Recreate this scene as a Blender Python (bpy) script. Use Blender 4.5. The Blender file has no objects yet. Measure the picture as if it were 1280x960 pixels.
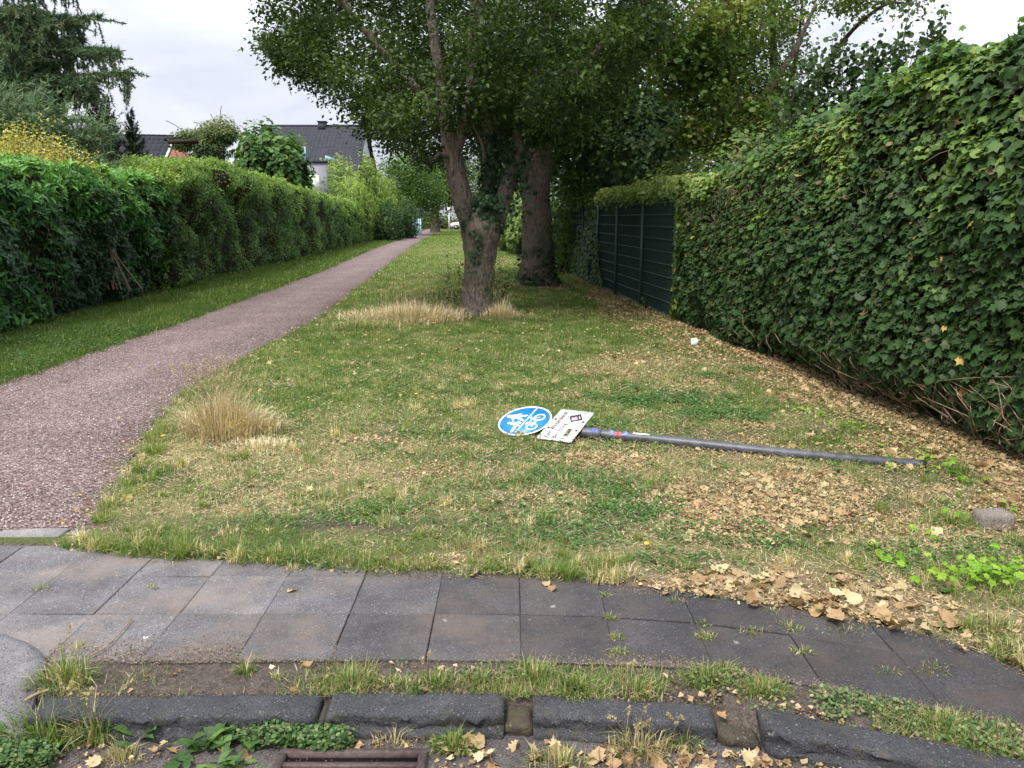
import bpy, math, random
import numpy as np
from mathutils import Vector, Matrix

# ------------------------------------------------------------------ camera, sky, sun, exposure
scene = bpy.context.scene
COL = scene.collection
rng = np.random.default_rng(11)
random.seed(11)
R = math.radians

cam_data = bpy.data.cameras.new('camera')
cam = bpy.data.objects.new('camera', cam_data)
COL.objects.link(cam)
cam.location = (0, 0, 1.6)
cam.rotation_euler = (math.pi / 2 - math.atan(0.208), 0, 0)
cam_data.sensor_width = 36
cam_data.lens = 36 * 1000 / 1280
cam_data.clip_end = 2000
cam_data.clip_start = 0.05
scene.camera = cam

SUN_EL, SUN_AZ = R(56), R(215)          # azimuth clockwise from +Y
world = bpy.data.worlds.new('World')
scene.world = world
world.use_nodes = True
wn, wl = world.node_tree.nodes, world.node_tree.links
wn.clear()
w_out = wn.new('ShaderNodeOutputWorld')
w_bg = wn.new('ShaderNodeBackground')
w_bg.inputs['Strength'].default_value = 0.1
w_sky = wn.new('ShaderNodeTexSky')
w_sky.sky_type = 'NISHITA'
w_sky.sun_disc = False
w_sky.sun_elevation = SUN_EL
w_sky.sun_rotation = SUN_AZ
w_hs = wn.new('ShaderNodeHueSaturation')
w_hs.inputs['Saturation'].default_value = 0.35
w_tc = wn.new('ShaderNodeTexCoord')
w_map = wn.new('ShaderNodeMapping')
w_map.inputs['Scale'].default_value = (1.0, 1.0, 2.6)
w_noise = wn.new('ShaderNodeTexNoise')
w_noise.inputs['Scale'].default_value = 3.1
w_noise.inputs['Detail'].default_value = 6
w_noise.inputs['Roughness'].default_value = 0.52
w_noise.inputs['Distortion'].default_value = 0.5
w_ramp = wn.new('ShaderNodeValToRGB')
w_ramp.color_ramp.elements[0].position = 0.34
w_ramp.color_ramp.elements[0].color = (1.75, 1.85, 2.2, 1)
w_ramp.color_ramp.elements[1].position = 0.66
w_ramp.color_ramp.elements[1].color = (2.85, 2.93, 3.25, 1)
w_sep = wn.new('ShaderNodeSeparateXYZ')
w_cl = wn.new('ShaderNodeMath'); w_cl.operation = 'MAXIMUM'; w_cl.inputs[1].default_value = 0.0
w_gr = wn.new('ShaderNodeMath'); w_gr.operation = 'MULTIPLY_ADD'      # overcast sky: brighter towards the zenith
w_gr.inputs[1].default_value = 2.4; w_gr.inputs[2].default_value = 0.94
w_vm = wn.new('ShaderNodeVectorMath'); w_vm.operation = 'SCALE'
w_mix = wn.new('ShaderNodeMix'); w_mix.data_type = 'RGBA'
w_mix.inputs['Factor'].default_value = 0.92
wl.new(w_tc.outputs['Generated'], w_map.inputs['Vector'])
wl.new(w_map.outputs['Vector'], w_noise.inputs['Vector'])
wl.new(w_noise.outputs['Fac'], w_ramp.inputs['Fac'])
wl.new(w_tc.outputs['Generated'], w_sep.inputs[0])
wl.new(w_sep.outputs['Z'], w_cl.inputs[0])
wl.new(w_cl.outputs[0], w_gr.inputs[0])
wl.new(w_ramp.outputs['Color'], w_vm.inputs[0])
wl.new(w_gr.outputs[0], w_vm.inputs['Scale'])
wl.new(w_sky.outputs[0], w_hs.inputs['Color'])
wl.new(w_hs.outputs[0], w_mix.inputs[6])
wl.new(w_vm.outputs[0], w_mix.inputs[7])
wl.new(w_mix.outputs[2], w_bg.inputs['Color'])
wl.new(w_bg.outputs[0], w_out.inputs['Surface'])

sun_data = bpy.data.lights.new('sun', 'SUN')
sun_data.energy = 1.5
sun_data.angle = R(14)
sun_data.color = (1.0, 0.96, 0.9)
sun = bpy.data.objects.new('sun', sun_data)
COL.objects.link(sun)
sun_dir = Vector((math.sin(SUN_AZ) * math.cos(SUN_EL), math.cos(SUN_AZ) * math.cos(SUN_EL), math.sin(SUN_EL)))
sun.rotation_euler = sun_dir.to_track_quat('Z', 'Y').to_euler()
sun.location = (-6, -8, 14)

scene.view_settings.view_transform = 'Standard'
scene.view_settings.look = 'None'
scene.view_settings.gamma = 1
scene.view_settings.exposure = 1.6

# ------------------------------------------------------------------ helpers
def tag(o, label=None, cat=None, group=None, kind=None):
    if label: o['label'] = label
    if cat: o['category'] = cat
    if group: o['group'] = group
    if kind: o['kind'] = kind
    return o

def empty(name, loc, label, cat, group=None):
    o = bpy.data.objects.new(name, None)
    COL.objects.link(o)
    o.location = loc
    o.empty_display_size = 0.2
    bpy.context.view_layer.update()
    return tag(o, label, cat, group)

def link(name, me, mat=None, parent=None):
    o = bpy.data.objects.new(name, me)
    COL.objects.link(o)
    if mat is not None and not me.materials:
        me.materials.append(mat)
    if parent is not None:
        o.parent = parent
        if parent.parent is None: o.matrix_parent_inverse = parent.matrix_basis.inverted()   # children keep world coordinates
    return o

def mesh(name, V, T, C=None, smooth=False):
    V = np.asarray(V, np.float32); T = np.asarray(T, np.int32)
    k = T.shape[1]
    me = bpy.data.meshes.new(name)
    me.vertices.add(len(V)); me.vertices.foreach_set('co', V.ravel())
    me.loops.add(T.size); me.loops.foreach_set('vertex_index', T.ravel())
    me.polygons.add(len(T))
    me.polygons.foreach_set('loop_start', np.arange(0, T.size, k, dtype=np.int32))
    if smooth:
        me.polygons.foreach_set('use_smooth', np.ones(len(T), bool))
    if C is not None:
        a = me.color_attributes.new('tint', 'FLOAT_COLOR', 'POINT')
        C4 = np.ones((len(V), 4), np.float32); C4[:, :3] = C
        a.data.foreach_set('color', C4.ravel())
    me.update(calc_edges=True)
    return me

def build(name, parts, mat, parent=None, smooth=False):
    """parts: list of (V, T, C) joined into one mesh object"""
    Vs, Ts, Cs, n = [], [], [], 0
    for p in parts:
        V, T = np.asarray(p[0], float), np.asarray(p[1], int)
        Vs.append(V); Ts.append(T + n); n += len(V)
        c = p[2] if len(p) > 2 and p[2] is not None else (1, 1, 1)
        Cs.append(np.broadcast_to(np.asarray(c, float), (len(V), 3)))
    me = mesh(name, np.concatenate(Vs), np.concatenate(Ts), np.concatenate(Cs), smooth)
    return link(name, me, mat, parent)

def unit(a):
    return a / np.maximum(np.linalg.norm(a, axis=-1, keepdims=True), 1e-9)

def vnoise(P, seed=0):
    P = np.asarray(P, float)
    if P.shape[-1] == 2:
        P = np.concatenate([P, np.zeros(P.shape[:-1] + (1,))], -1)
    i = np.floor(P).astype(np.int64); f = P - i
    f = f * f * (3 - 2 * f)
    def h(a, b, c):
        n = (a * 374761393 + b * 668265263 + c * 2147483647 + seed * 1274126177) & 0xffffffff
        n = ((n ^ (n >> 13)) * 1274126177) & 0xffffffff
        n = (n ^ (n >> 16)) & 0xffff
        return n / 65535.0
    x, y, z = i[..., 0], i[..., 1], i[..., 2]
    fx, fy, fz = f[..., 0], f[..., 1], f[..., 2]
    def lx(b, c): return h(x, y + b, z + c) * (1 - fx) + h(x + 1, y + b, z + c) * fx
    def ly(c): return lx(0, c) * (1 - fy) + lx(1, c) * fy
    return ly(0) * (1 - fz) + ly(1) * fz

def fbm(P, seed=0, o=3):
    P = np.asarray(P, float); s, a, t = 0, 1.0, 0
    for k in range(o):
        s = s + a * vnoise(P * 2 ** k + 17.3 * k, seed + k); t += a; a *= .5
    return s / t

def tube(pts, rad, sides=6, bump=0.0, seed=0, cap=True):
    pts = np.asarray(pts, float); n = len(pts); rad = np.broadcast_to(np.asarray(rad, float), (n,))
    d = unit(np.gradient(pts, axis=0))
    ref = np.array([0, 0, 1.]) if abs(d[:, 2]).mean() < .8 else np.array([0, 1., 0])
    a = unit(np.cross(d, ref)); b = np.cross(d, a)
    th = np.linspace(0, 2 * np.pi, sides, endpoint=False)
    c, s = np.cos(th), np.sin(th)
    off = a[:, None] * c[None, :, None] + b[:, None] * s[None, :, None]
    r = np.broadcast_to(rad[:, None], (n, sides)).copy()
    if bump:
        q = pts[:, None] + off * rad[:, None, None]
        r = r * (1 + bump * (fbm(q * np.array([7., 7., 3.]), seed, 4) - .5) * 2.6)
    V = (pts[:, None] + off * r[..., None]).reshape(-1, 3)
    i = np.arange(n - 1)[:, None] * sides; j = np.arange(sides)[None]; k = (j + 1) % sides
    q0, q1, q2, q3 = i + j, i + k, i + sides + k, i + sides + j
    T = np.concatenate([np.stack([q0, q1, q2], -1).reshape(-1, 3), np.stack([q0, q2, q3], -1).reshape(-1, 3)])
    if cap:
        V = np.concatenate([V, pts[:1], pts[-1:]]); m = n * sides
        j = np.arange(sides); k = (j + 1) % sides
        T = np.concatenate([T, np.stack([k, j, np.full(sides, m)], -1), np.stack([j + (n - 1) * sides, k + (n - 1) * sides, np.full(sides, m + 1)], -1)])
    return V, T

def curve(P, n):
    """smooth Catmull-Rom through control rows (any number of columns)"""
    P = np.asarray(P, float)
    Q = np.concatenate([2 * P[:1] - P[1:2], P, 2 * P[-1:] - P[-2:-1]])
    t = np.linspace(0, len(P) - 1 - 1e-6, n); i = t.astype(int); f = (t - i)[:, None]
    a, b, c, d = Q[i], Q[i + 1], Q[i + 2], Q[i + 3]
    return .5 * (2 * b + (c - a) * f + (2 * a - 5 * b + 4 * c - d) * f ** 2 + (3 * b - a - 3 * c + d) * f ** 3)

def box(x0, x1, y0, y1, z0, z1):
    V = np.array([[x, y, z] for z in (z0, z1) for y in (y0, y1) for x in (x0, x1)], float)
    T = np.array([[0, 2, 3], [0, 3, 1], [4, 5, 7], [4, 7, 6], [0, 1, 5], [0, 5, 4], [2, 6, 7], [2, 7, 3], [0, 4, 6], [0, 6, 2], [1, 3, 7], [1, 7, 5]])
    return V, T

def prism(poly, z0, z1):
    """convex or star-shaped outline about its mean, extruded along z"""
    poly = np.asarray(poly, float); n = len(poly)
    c = poly.mean(0)
    V = np.concatenate([np.c_[poly, np.full(n, z0)], np.c_[poly, np.full(n, z1)], [[*c, z0], [*c, z1]]])
    j = np.arange(n); k = (j + 1) % n
    T = np.concatenate([np.stack([j, k, k + n], -1), np.stack([j, k + n, j + n], -1), np.stack([k, j, np.full(n, 2 * n)], -1), np.stack([j + n, k + n, np.full(n, 2 * n + 1)], -1)])
    return V, T

def lift(p, z0, z1):
    """give a flat sheet a thickness"""
    V, T = p; n = len(V); B = V.copy(); B[:, 2] = z0; A = V.copy()
    if z1 is not None: A[:, 2] = z1
    e = {}
    for t in T:
        for i in range(3):
            k = (t[i], t[(i + 1) % 3]); e[k] = 1
    side = []
    for (i, j) in e:
        if (j, i) not in e: side += [[i, j, j + n], [i, j + n, i + n]]
    return np.concatenate([B, A]), np.concatenate([T[:, ::-1], T + n, np.array(side)])
# leaf templates: x across, y towards the tip, z along the normal, length 1
def fan(outline, centre):
    V = np.array([centre] + list(outline), float); n = len(outline)
    T = np.array([[0, 1 + i, 1 + (i + 1) % n] for i in range(n)])
    return V, T
def mirror(half):
    return half + [(-x, y, z) for (x, y, z) in reversed(half) if abs(x) > 1e-6]
OVAL = (np.array([[0, 0, 0], [-.30, .45, .09], [.30, .45, .09], [0, 1, -.05]]), np.array([[0, 2, 3], [0, 3, 1]]))
LANCE = (np.array([[0, 0, 0], [-.15, .3, .06], [.15, .3, .06], [-.14, .65, .03], [.14, .65, .03], [0, 1, -.14], [0, .48, -.01]]),
         np.array([[0, 2, 6], [0, 6, 1], [2, 4, 6], [1, 6, 3], [4, 5, 6], [3, 6, 5]]))
IVY = fan(mirror([(0, 1, -.10), (.17, .66, 0), (.47, .60, -.10), (.36, .30, 0), (.43, .0, -.10), (.14, -.08, -.02), (0, .04, .0)]), (0, .34, .05))
IVY_FAR = fan([(0, 1, -.1), (.42, .55, -.07), (.38, 0, -.07), (-.38, 0, -.07), (-.42, .55, -.07)], (0, .36, .05))
ROUND = fan(mirror([(0, .92, -.05), (.36, .86, .04), (.52, .5, .0), (.44, .12, .05), (.16, -.06, 0), (0, .08, 0)]), (0, .45, -.04))
DOCK = (np.array([[0, 0, 0], [-.13, .15, .05], [.13, .15, .05], [-.20, .45, .08], [.20, .45, .08], [-.15, .75, .03], [.15, .75, .03], [0, 1, -.16], [0, .3, .0], [0, .62, .0]]),
        np.array([[0, 2, 8], [0, 8, 1], [2, 4, 8], [1, 8, 3], [4, 9, 8], [3, 8, 9], [4, 6, 9], [3, 9, 5], [6, 7, 9], [5, 9, 7]]))
CLOVER = fan([(0, .15, 0), (.5, .3, .05), (.42, .85, 0), (0, 1, .04), (-.42, .85, 0), (-.5, .3, .05)], (0, .5, -.04))
CHIP = (np.array([[-.4, 0, 0], [.35, .1, .12], [-.2, 1, .15], [.3, .8, -.05]]), np.array([[0, 1, 3], [0, 3, 2]]))
def dry_leaf(seed):
    g = np.random.default_rng(seed)
    half = [(0, 1.0), (.10, .74), (.28, .80), (.25, .58), (.55, .55), (.46, .36), (.58, .20), (.28, .08), (.10, -.04), (0, .02)]
    pts = []
    out = half + [(-x, y) for x, y in reversed(half) if x > 0]
    for x, y in out:
        pts.append([x * (1 + g.normal(0, .10)), y * (1 + g.normal(0, .07)), 0])
    c1, c2, tw = g.uniform(.4, 1.5), g.uniform(-.6, .9), g.uniform(-.5, .5)
    V = np.array([[0, .38, 0]] + pts); n = len(pts)
    ring = V.copy(); ring[1:] = V[0] + (V[1:] - V[0]) * .55
    V2 = np.concatenate([V, ring[1:]])
    T = []
    for i in range(n):
        j = (i + 1) % n
        T += [[0, 1 + n + i, 1 + n + j], [1 + n + i, 1 + i, 1 + j], [1 + n + i, 1 + j, 1 + n + j]]
    x, y = V2[:, 0].copy(), V2[:, 1] - .38
    V2[:, 2] = .55 * c1 * x ** 2 + .5 * c2 * y ** 2 + tw * x * y + g.normal(0, .025, len(V2))
    V2[:, 0] *= 1 / (1 + .5 * abs(c1) * abs(x))
    V2[:, 2] -= V2[:, 2].min()
    V2[:, 1] -= .38
    return V2, np.array(T)

def scatter(tm, P, N, U, S, C):
    V0, T0 = tm; P = np.asarray(P, float); n = len(P)
    N = unit(np.asarray(N, float)); U = np.asarray(U, float)
    U = unit(U - N * (U * N).sum(1, keepdims=True)); X = np.cross(U, N)
    S = np.broadcast_to(np.asarray(S, float), (n,))
    V = P[:, None] + S[:, None, None] * (V0[None, :, 0, None] * X[:, None] + V0[None, :, 1, None] * U[:, None] + V0[None, :, 2, None] * N[:, None])
    T = T0[None] + (np.arange(n) * len(V0))[:, None, None]
    C = np.broadcast_to(np.asarray(C, float), (n, 3))
    return V.reshape(-1, 3), T.reshape(-1, 3), np.repeat(C, len(V0), 0)

def pick(cols, n, jit=.18, t=None):
    """n colours between the listed ones, with per-leaf jitter"""
    cols = np.asarray(cols, float)
    t = rng.random(n) if t is None else np.clip(t, 0, .9999)
    k = t * (len(cols) - 1); i = np.minimum(k.astype(int), len(cols) - 2) if len(cols) > 1 else np.zeros(n, int)
    f = (k - i)[:, None]
    c = cols[i] * (1 - f) + cols[np.minimum(i + 1, len(cols) - 1)] * f
    return c * (1 + rng.uniform(-jit, jit, (n, 1))) * (1 + rng.uniform(-.06, .06, (n, 3)))

def blades(P, L, W, lean, cols, seg=1, az=None):
    """grass blades: seg 1 = one triangle, seg 2 = bent with five points"""
    P = np.asarray(P, float); n = len(P)
    az = rng.uniform(0, 2 * np.pi, n) if az is None else az
    D = np.stack([np.cos(az), np.sin(az), np.zeros(n)], 1); X = np.stack([-np.sin(az), np.cos(az), np.zeros(n)], 1)
    L = np.broadcast_to(L, (n,))[:, None]; W = np.broadcast_to(W, (n,))[:, None]; lean = np.broadcast_to(lean, (n,))[:, None]
    Z = np.array([[0, 0, 1.]])
    tip = P + L * (D * np.sin(lean) + Z * np.cos(lean))
    if seg == 1:
        V = np.stack([P - X * W / 2, P + X * W / 2, tip], 1)
        T = np.arange(n * 3).reshape(n, 3); k = 3
    else:
        l0 = lean * .45
        mid = P + L * .55 * (D * np.sin(l0) + Z * np.cos(l0))
        l1 = lean * 1.6
        tip = mid + L * .5 * (D * np.sin(l1) + Z * np.cos(l1))
        V = np.stack([P - X * W / 2, P + X * W / 2, mid - X * W * .38, mid + X * W * .38, tip], 1)
        b = (np.arange(n) * 5)[:, None]
        T = np.concatenate([b + [0, 1, 3], b + [0, 3, 2], b + [2, 3, 4]], 0); k = 5
    return V.reshape(-1, 3), T, np.repeat(cols, k, 0)

# ------------------------------------------------------------------ materials
def nodes(name):
    m = bpy.data.materials.new(name); m.use_nodes = True
    nt = m.node_tree; b = nt.nodes['Principled BSDF']
    return m, nt, b

def N_(nt, t, **kw):
    n = nt.nodes.new(t)
    for k, v in kw.items():
        if hasattr(n, k): setattr(n, k, v)
        else: n.inputs[k.replace('_', ' ')].default_value = v
    return n

def mixcol(nt, fac, a, b, blend='MIX'):
    m = nt.nodes.new('ShaderNodeMix'); m.data_type = 'RGBA'; m.blend_type = blend
    for s, v in ((m.inputs[0], fac), (m.inputs[6], a), (m.inputs[7], b)):
        if isinstance(v, bpy.types.NodeSocket): nt.links.new(v, s)
        elif isinstance(v, (int, float)): s.default_value = v
        else: s.default_value = (*v, 1)
    return m.outputs[2]

def ramp(nt, sock, stops):
    r = nt.nodes.new('ShaderNodeValToRGB'); e = r.color_ramp.elements
    while len(e) < len(stops): e.new(.5)
    for el, (p, c) in zip(e, stops):
        el.position = p; el.color = (*c, 1) if hasattr(c, '__len__') else (c, c, c, 1)
    nt.links.new(sock, r.inputs[0])
    return r.outputs[0]

def coords(nt, scale=(1, 1, 1)):
    tc = nt.nodes.new('ShaderNodeTexCoord'); mp = nt.nodes.new('ShaderNodeMapping')
    mp.inputs['Scale'].default_value = scale
    nt.links.new(tc.outputs['Object'], mp.inputs[0])
    return mp.outputs[0]

def noise(nt, vec, scale, detail=3, rough=.55):
    n = nt.nodes.new('ShaderNodeTexNoise'); n.inputs['Scale'].default_value = scale
    n.inputs['Detail'].default_value = detail; n.inputs['Roughness'].default_value = rough
    nt.links.new(vec, n.inputs['Vector'])
    return n.outputs['Fac']

def voro(nt, vec, scale, feature='F1', out='Distance'):
    n = nt.nodes.new('ShaderNodeTexVoronoi'); n.feature = feature; n.inputs['Scale'].default_value = scale
    nt.links.new(vec, n.inputs['Vector'])
    return n.outputs[out]

def bump(nt, b, sock, strength, dist):
    n = nt.nodes.new('ShaderNodeBump'); n.inputs['Strength'].default_value = strength; n.inputs['Distance'].default_value = dist
    nt.links.new(sock, n.inputs['Height']); nt.links.new(n.outputs[0], b.inputs['Normal'])

def tint_of(nt):
    a = nt.nodes.new('ShaderNodeVertexColor'); a.layer_name = 'tint'
    return a.outputs[0]

def leaf_mat(name, rough=.5, trans=.3, spec=.4, vary=12.0):
    m, nt, b = nodes(name)
    v = coords(nt)
    f = noise(nt, v, vary * 6, 2)
    c = mixcol(nt, 1.0, tint_of(nt), ramp(nt, f, [(.3, .72), (.7, 1.28)]), 'MULTIPLY')
    nt.links.new(c, b.inputs['Base Color'])
    b.inputs['Roughness'].default_value = rough
    b.inputs['Specular IOR Level'].default_value = spec
    if trans:
        tr = nt.nodes.new('ShaderNodeBsdfTranslucent')
        nt.links.new(mixcol(nt, 1.0, c, (1.15, 1.25, .6), 'MULTIPLY'), tr.inputs[0])
        mx = nt.nodes.new('ShaderNodeMixShader'); mx.inputs[0].default_value = trans
        nt.links.new(b.outputs[0], mx.inputs[1]); nt.links.new(tr.outputs[0], mx.inputs[2])
        nt.links.new(mx.outputs[0], nt.nodes['Material Output'].inputs['Surface'])
    return m

def plain(name, col, rough=.6, spec=.4, nscale=20, var=.15, bmp=0, bdist=.01, metal=0):
    m, nt, b = nodes(name)
    v = coords(nt); f = noise(nt, v, nscale, 4)
    c = mixcol(nt, 1.0, col, ramp(nt, f, [(.3, 1 - var), (.7, 1 + var)]), 'MULTIPLY')
    nt.links.new(c, b.inputs['Base Color'])
    b.inputs['Roughness'].default_value = rough; b.inputs['Specular IOR Level'].default_value = spec
    b.inputs['Metallic'].default_value = metal
    if bmp: bump(nt, b, f, bmp, bdist)
    return m

M_LEAF = leaf_mat('foliage', .55, .36, .28)
M_GLOSS = leaf_mat('glossy_leaf', .5, .24, .22)
M_GRASS = leaf_mat('grass_blade', .6, .42, .22)
M_DRY = leaf_mat('dry_leaf', .75, .15, .15, 8)
M_NEEDLE = leaf_mat('needles', .6, .12, .25)

def bark_mat(name, dark, light, sc=1.0):
    m, nt, b = nodes(name)
    v = coords(nt, (1, 1, .32))
    f = noise(nt, v, 26 * sc, 5, .65); g = noise(nt, v, 3.5, 3)
    vo = voro(nt, v, 22 * sc)
    h = mixcol(nt, .5, ramp(nt, f, [(.25, 0), (.75, 1)]), ramp(nt, vo, [(0, 0), (.6, 1)]))
    c = mixcol(nt, h, dark, light)
    c = mixcol(nt, ramp(nt, g, [(.45, 0), (.7, .55)]), c, (.085, .10, .055))
    nt.links.new(c, b.inputs['Base Color']); b.inputs['Roughness'].default_value = .9
    b.inputs['Specular IOR Level'].default_value = .15
    bump(nt, b, h, 1.0, .06)
    return m
M_BARK = bark_mat('bark', (.036, .029, .024), (.25, .195, .16))
M_BARK_DARK = bark_mat('dark_bark', (.03, .024, .02), (.13, .10, .08))
M_TWIG = plain('twig', (.27, .19, .12), .85, .2, 30, .35)
M_CORE = plain('dark_core', (.035, .032, .018), .95, .1, 25, .5, 1, .05)  # twig brown darkened to stand for the shade between the leaves

def ground_mat():
    m, nt, b = nodes('lawn_soil')
    v = coords(nt)
    f = noise(nt, v, 55, 5, .7); g = noise(nt, v, 210, 2, .6)
    c = mixcol(nt, 1.0, tint_of(nt), ramp(nt, f, [(.3, .45), (.72, 1.6)]), 'MULTIPLY')
    c = mixcol(nt, 1.0, c, ramp(nt, g, [(.35, .6), (.65, 1.4)]), 'MULTIPLY')
    nt.links.new(c, b.inputs['Base Color']); b.inputs['Roughness'].default_value = .95
    b.inputs['Specular IOR Level'].default_value = .1
    bump(nt, b, f, .8, .02)
    return m
M_GROUND = ground_mat()

def gravel_mat():
    m, nt, b = nodes('red_gravel')
    v = coords(nt)
    cell = voro(nt, v, 75, out='Color'); d1 = voro(nt, v, 75)
    big = noise(nt, v, 1.3, 4); med = noise(nt, v, 14, 4)
    sep = nt.nodes.new('ShaderNodeSeparateColor'); nt.links.new(cell, sep.inputs[0])
    c = ramp(nt, sep.outputs[0], [(0, (.070, .045, .039)), (.35, (.145, .101, .091)), (.75, (.215, .163, .149)), (1, (.35, .30, .28))])
    c = mixcol(nt, 1.0, c, ramp(nt, big, [(.3, .82), (.7, 1.15)]), 'MULTIPLY')
    c = mixcol(nt, 1.0, c, ramp(nt, med, [(.3, .8), (.7, 1.2)]), 'MULTIPLY')
    c = mixcol(nt, 1.0, c, tint_of(nt), 'MULTIPLY')
    nt.links.new(c, b.inputs['Base Color']); b.inputs['Roughness'].default_value = .9
    b.inputs['Specular IOR Level'].default_value = .2
    bump(nt, b, d1, 1.0, -.012)
    return m
M_GRAVEL = gravel_mat()

def stone_mat(name, c0, c1, lichen=.0, bmp=.6, by_object=False, moss=0.0):
    m, nt, b = nodes(name)
    geo = nt.nodes.new('ShaderNodeNewGeometry'); v = geo.outputs['Position']
    f = noise(nt, v, 190, 3, .7); g = noise(nt, v, 5, 5, .6); sp = voro(nt, v, 210, out='Color')
    sep = nt.nodes.new('ShaderNodeSeparateColor'); nt.links.new(sp, sep.inputs[0])
    c = mixcol(nt, ramp(nt, f, [(.3, 0), (.7, 1)]), c0, c1)
    c = mixcol(nt, 1.0, c, ramp(nt, g, [(.3, .72), (.7, 1.28)]), 'MULTIPLY')
    c = mixcol(nt, ramp(nt, sep.outputs[0], [(.965, 0), (.99, .35)]), c, (.36, .34, .32))
    c = mixcol(nt, ramp(nt, sep.outputs[1], [(.88, 0), (.95, .7)]), c, (.02, .018, .018))
    if lichen:
        l1 = voro(nt, v, 5.0); l2 = noise(nt, v, 60, 3)
        mm = nt.nodes.new('ShaderNodeMath'); mm.operation = 'MULTIPLY_ADD'; mm.inputs[1].default_value = .2
        nt.links.new(l2, mm.inputs[0]); nt.links.new(l1, mm.inputs[2])
        c = mixcol(nt, ramp(nt, mm.outputs[0], [(.135, lichen), (.165, 0)]), c, (.44, .45, .40))
    if by_object:
        g3 = noise(nt, v, 2.3, 6, .65)
        c = mixcol(nt, ramp(nt, g3, [(.46, 0), (.66, .65)]), c, (.12, .098, .08))
    if moss:
        g2 = noise(nt, v, 9, 5, .65)
        c = mixcol(nt, ramp(nt, g2, [(.56, 0), (.7, moss)]), c, (.10, .085, .04))
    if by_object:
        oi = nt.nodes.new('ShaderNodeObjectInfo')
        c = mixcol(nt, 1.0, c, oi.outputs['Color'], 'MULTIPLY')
    nt.links.new(c, b.inputs['Base Color']); b.inputs['Roughness'].default_value = .88
    b.inputs['Specular IOR Level'].default_value = .25
    bump(nt, b, f, bmp, .008)
    return m
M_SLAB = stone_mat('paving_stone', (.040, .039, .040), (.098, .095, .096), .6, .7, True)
M_KERB = stone_mat('basalt_kerb', (.020, .021, .023), (.098, .098, .102), .8, 1.0, False, .5)
M_EDGE = stone_mat('concrete_edging', (.13, .125, .12), (.27, .255, .24), .3, .5)
M_APRON = stone_mat('pale_asphalt', (.085, .082, .084), (.26, .25, .25), 0, .8)
M_ROAD = stone_mat('gutter_asphalt', (.05, .045, .045), (.15, .135, .125), 0, .9)
M_MOSSY = stone_mat('mossy_mortar', (.035, .032, .025), (.10, .085, .055), 0, 1.0, False, .9)
M_IRON = plain('rusty_iron', (.075, .05, .045), .7, .4, 60, .4, .4, .004)
M_DARK = plain('pit_shade', (.012, .011, .01), .9, .1)  # shade of the drain slots as a near black colour

# ------------------------------------------------------------------ plan of the place (metres, camera foot at 0,0)
def interp(y, ys, xs): return np.interp(y, ys, xs)
PR = ([2, 3.9, 4.4, 5.46, 6.1, 7.3, 9, 12.7, 24.2, 50, 128], [-2.2, -2.24, -2.31, -2.6, -2.8, -3.03, -3.1, -3.12, -3.97, -5.94, -10.7])
PL = ([2, 3.9, 7.6, 9.2, 13.2, 24.2, 43.6, 104, 128], [-4.9, -4.95, -4.98, -5.04, -5.18, -5.77, -7.31, -11.3, -12.9])
HX = ([2, 3, 5, 6.4, 7.7, 9.6, 11.3, 13.2, 17.6, 19.8, 28.4, 60, 130], [3.72, 3.55, 3.28, 3.05, 2.90, 2.80, 2.66, 2.53, 2.16, 2.0, 1.41, -1.2, -6.5])
def path_r(y): return interp(y, *PR)
def path_l(y): return interp(y, *PL)
def hedge_x(y): return interp(y, *HX)
def hedge_l(y): return -7.3 - .0545 * (np.asarray(y, float) - 11.3)
# far edge of the pavement as the turf leaves it, and the kerb line
YB = ([-9, -2.25, -1.9, -1.03, -.3, 0, .73, 1.1, 1.48, 1.76, 1.83, 2.6, 9], [3.76, 3.74, 3.64, 3.50, 3.43, 3.42, 3.24, 3.10, 2.95, 2.74, 2.64, 2.52, 2.5])
KB = ([-9, -1.62, -.64, -.02, .69, .81, 1.17, 1.52, 2.3, 9], [2.45, 2.45, 2.468, 2.468, 2.422, 2.39, 2.263, 2.129, 1.80, -1.0])
def turf_edge(x): return interp(x, *YB)
def kerb_y(x): return interp(x, *KB)

# patches of the lawn: x, y, radius x, radius y, strength
LITTER = [(.55, 5.15, .35, .18, .8), (1.35, 4.25, .75, .42, 1), (1.75, 4.5, .6, .4, .9), (2.1, 4.05, .6, .4, .55), (2.95, 6.9, .6, .7, 1), (2.75, 5.3, .5, .5, .8), (3.1, 4.6, .5, .6, 1),
          (1.5, 9.0, .6, .7, .4), (2.35, 9.8, .35, 1.8, .5), (-.99, 5.63, .35, .12, .7), (-.51, 4.95, .3, .18, .6), (2.25, 12.5, .3, 2.5, .6), (1.6, 7.4, .6, .3, .5), (2.55, 7.9, .35, .6, .6), (1.05, 3.3, .55, .2, 1), (1.5, 3.15, .42, .28, 1), (1.3, 3.2, .5, .25, 1),
          (1.9, 15.5, .4, 4, .7), (1.0, 8.3, .5, .3, .5), (2.0, 5.35, .9, .25, .5), (-.3, 3.55, .5, .07, .7), (.65, 19.0, 1.3, .8, .7), (1.9, 2.75, .25, .3, .6)]
CLOV = [(1.36, 6.99, .5, .35, 1), (1.71, 6.4, .4, .25, .9), (.73, 4.33, .32, .3, 1), (1.07, 3.86, .3, .25, 1), (-.38, 4.46, .3, .15, .5), (-.84, 4.2, .25, .1, .5), (.45, 4.7, .35, .25, .7), (.2, 3.9, .5, .2, .6), (.9, 3.5, .3, .15, .8),
        (-1.2, 4.0, .4, .1, .6), (2.2, 3.6, .4, .2, .5), (.6, 6.0, .5, .3, .4)]
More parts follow.
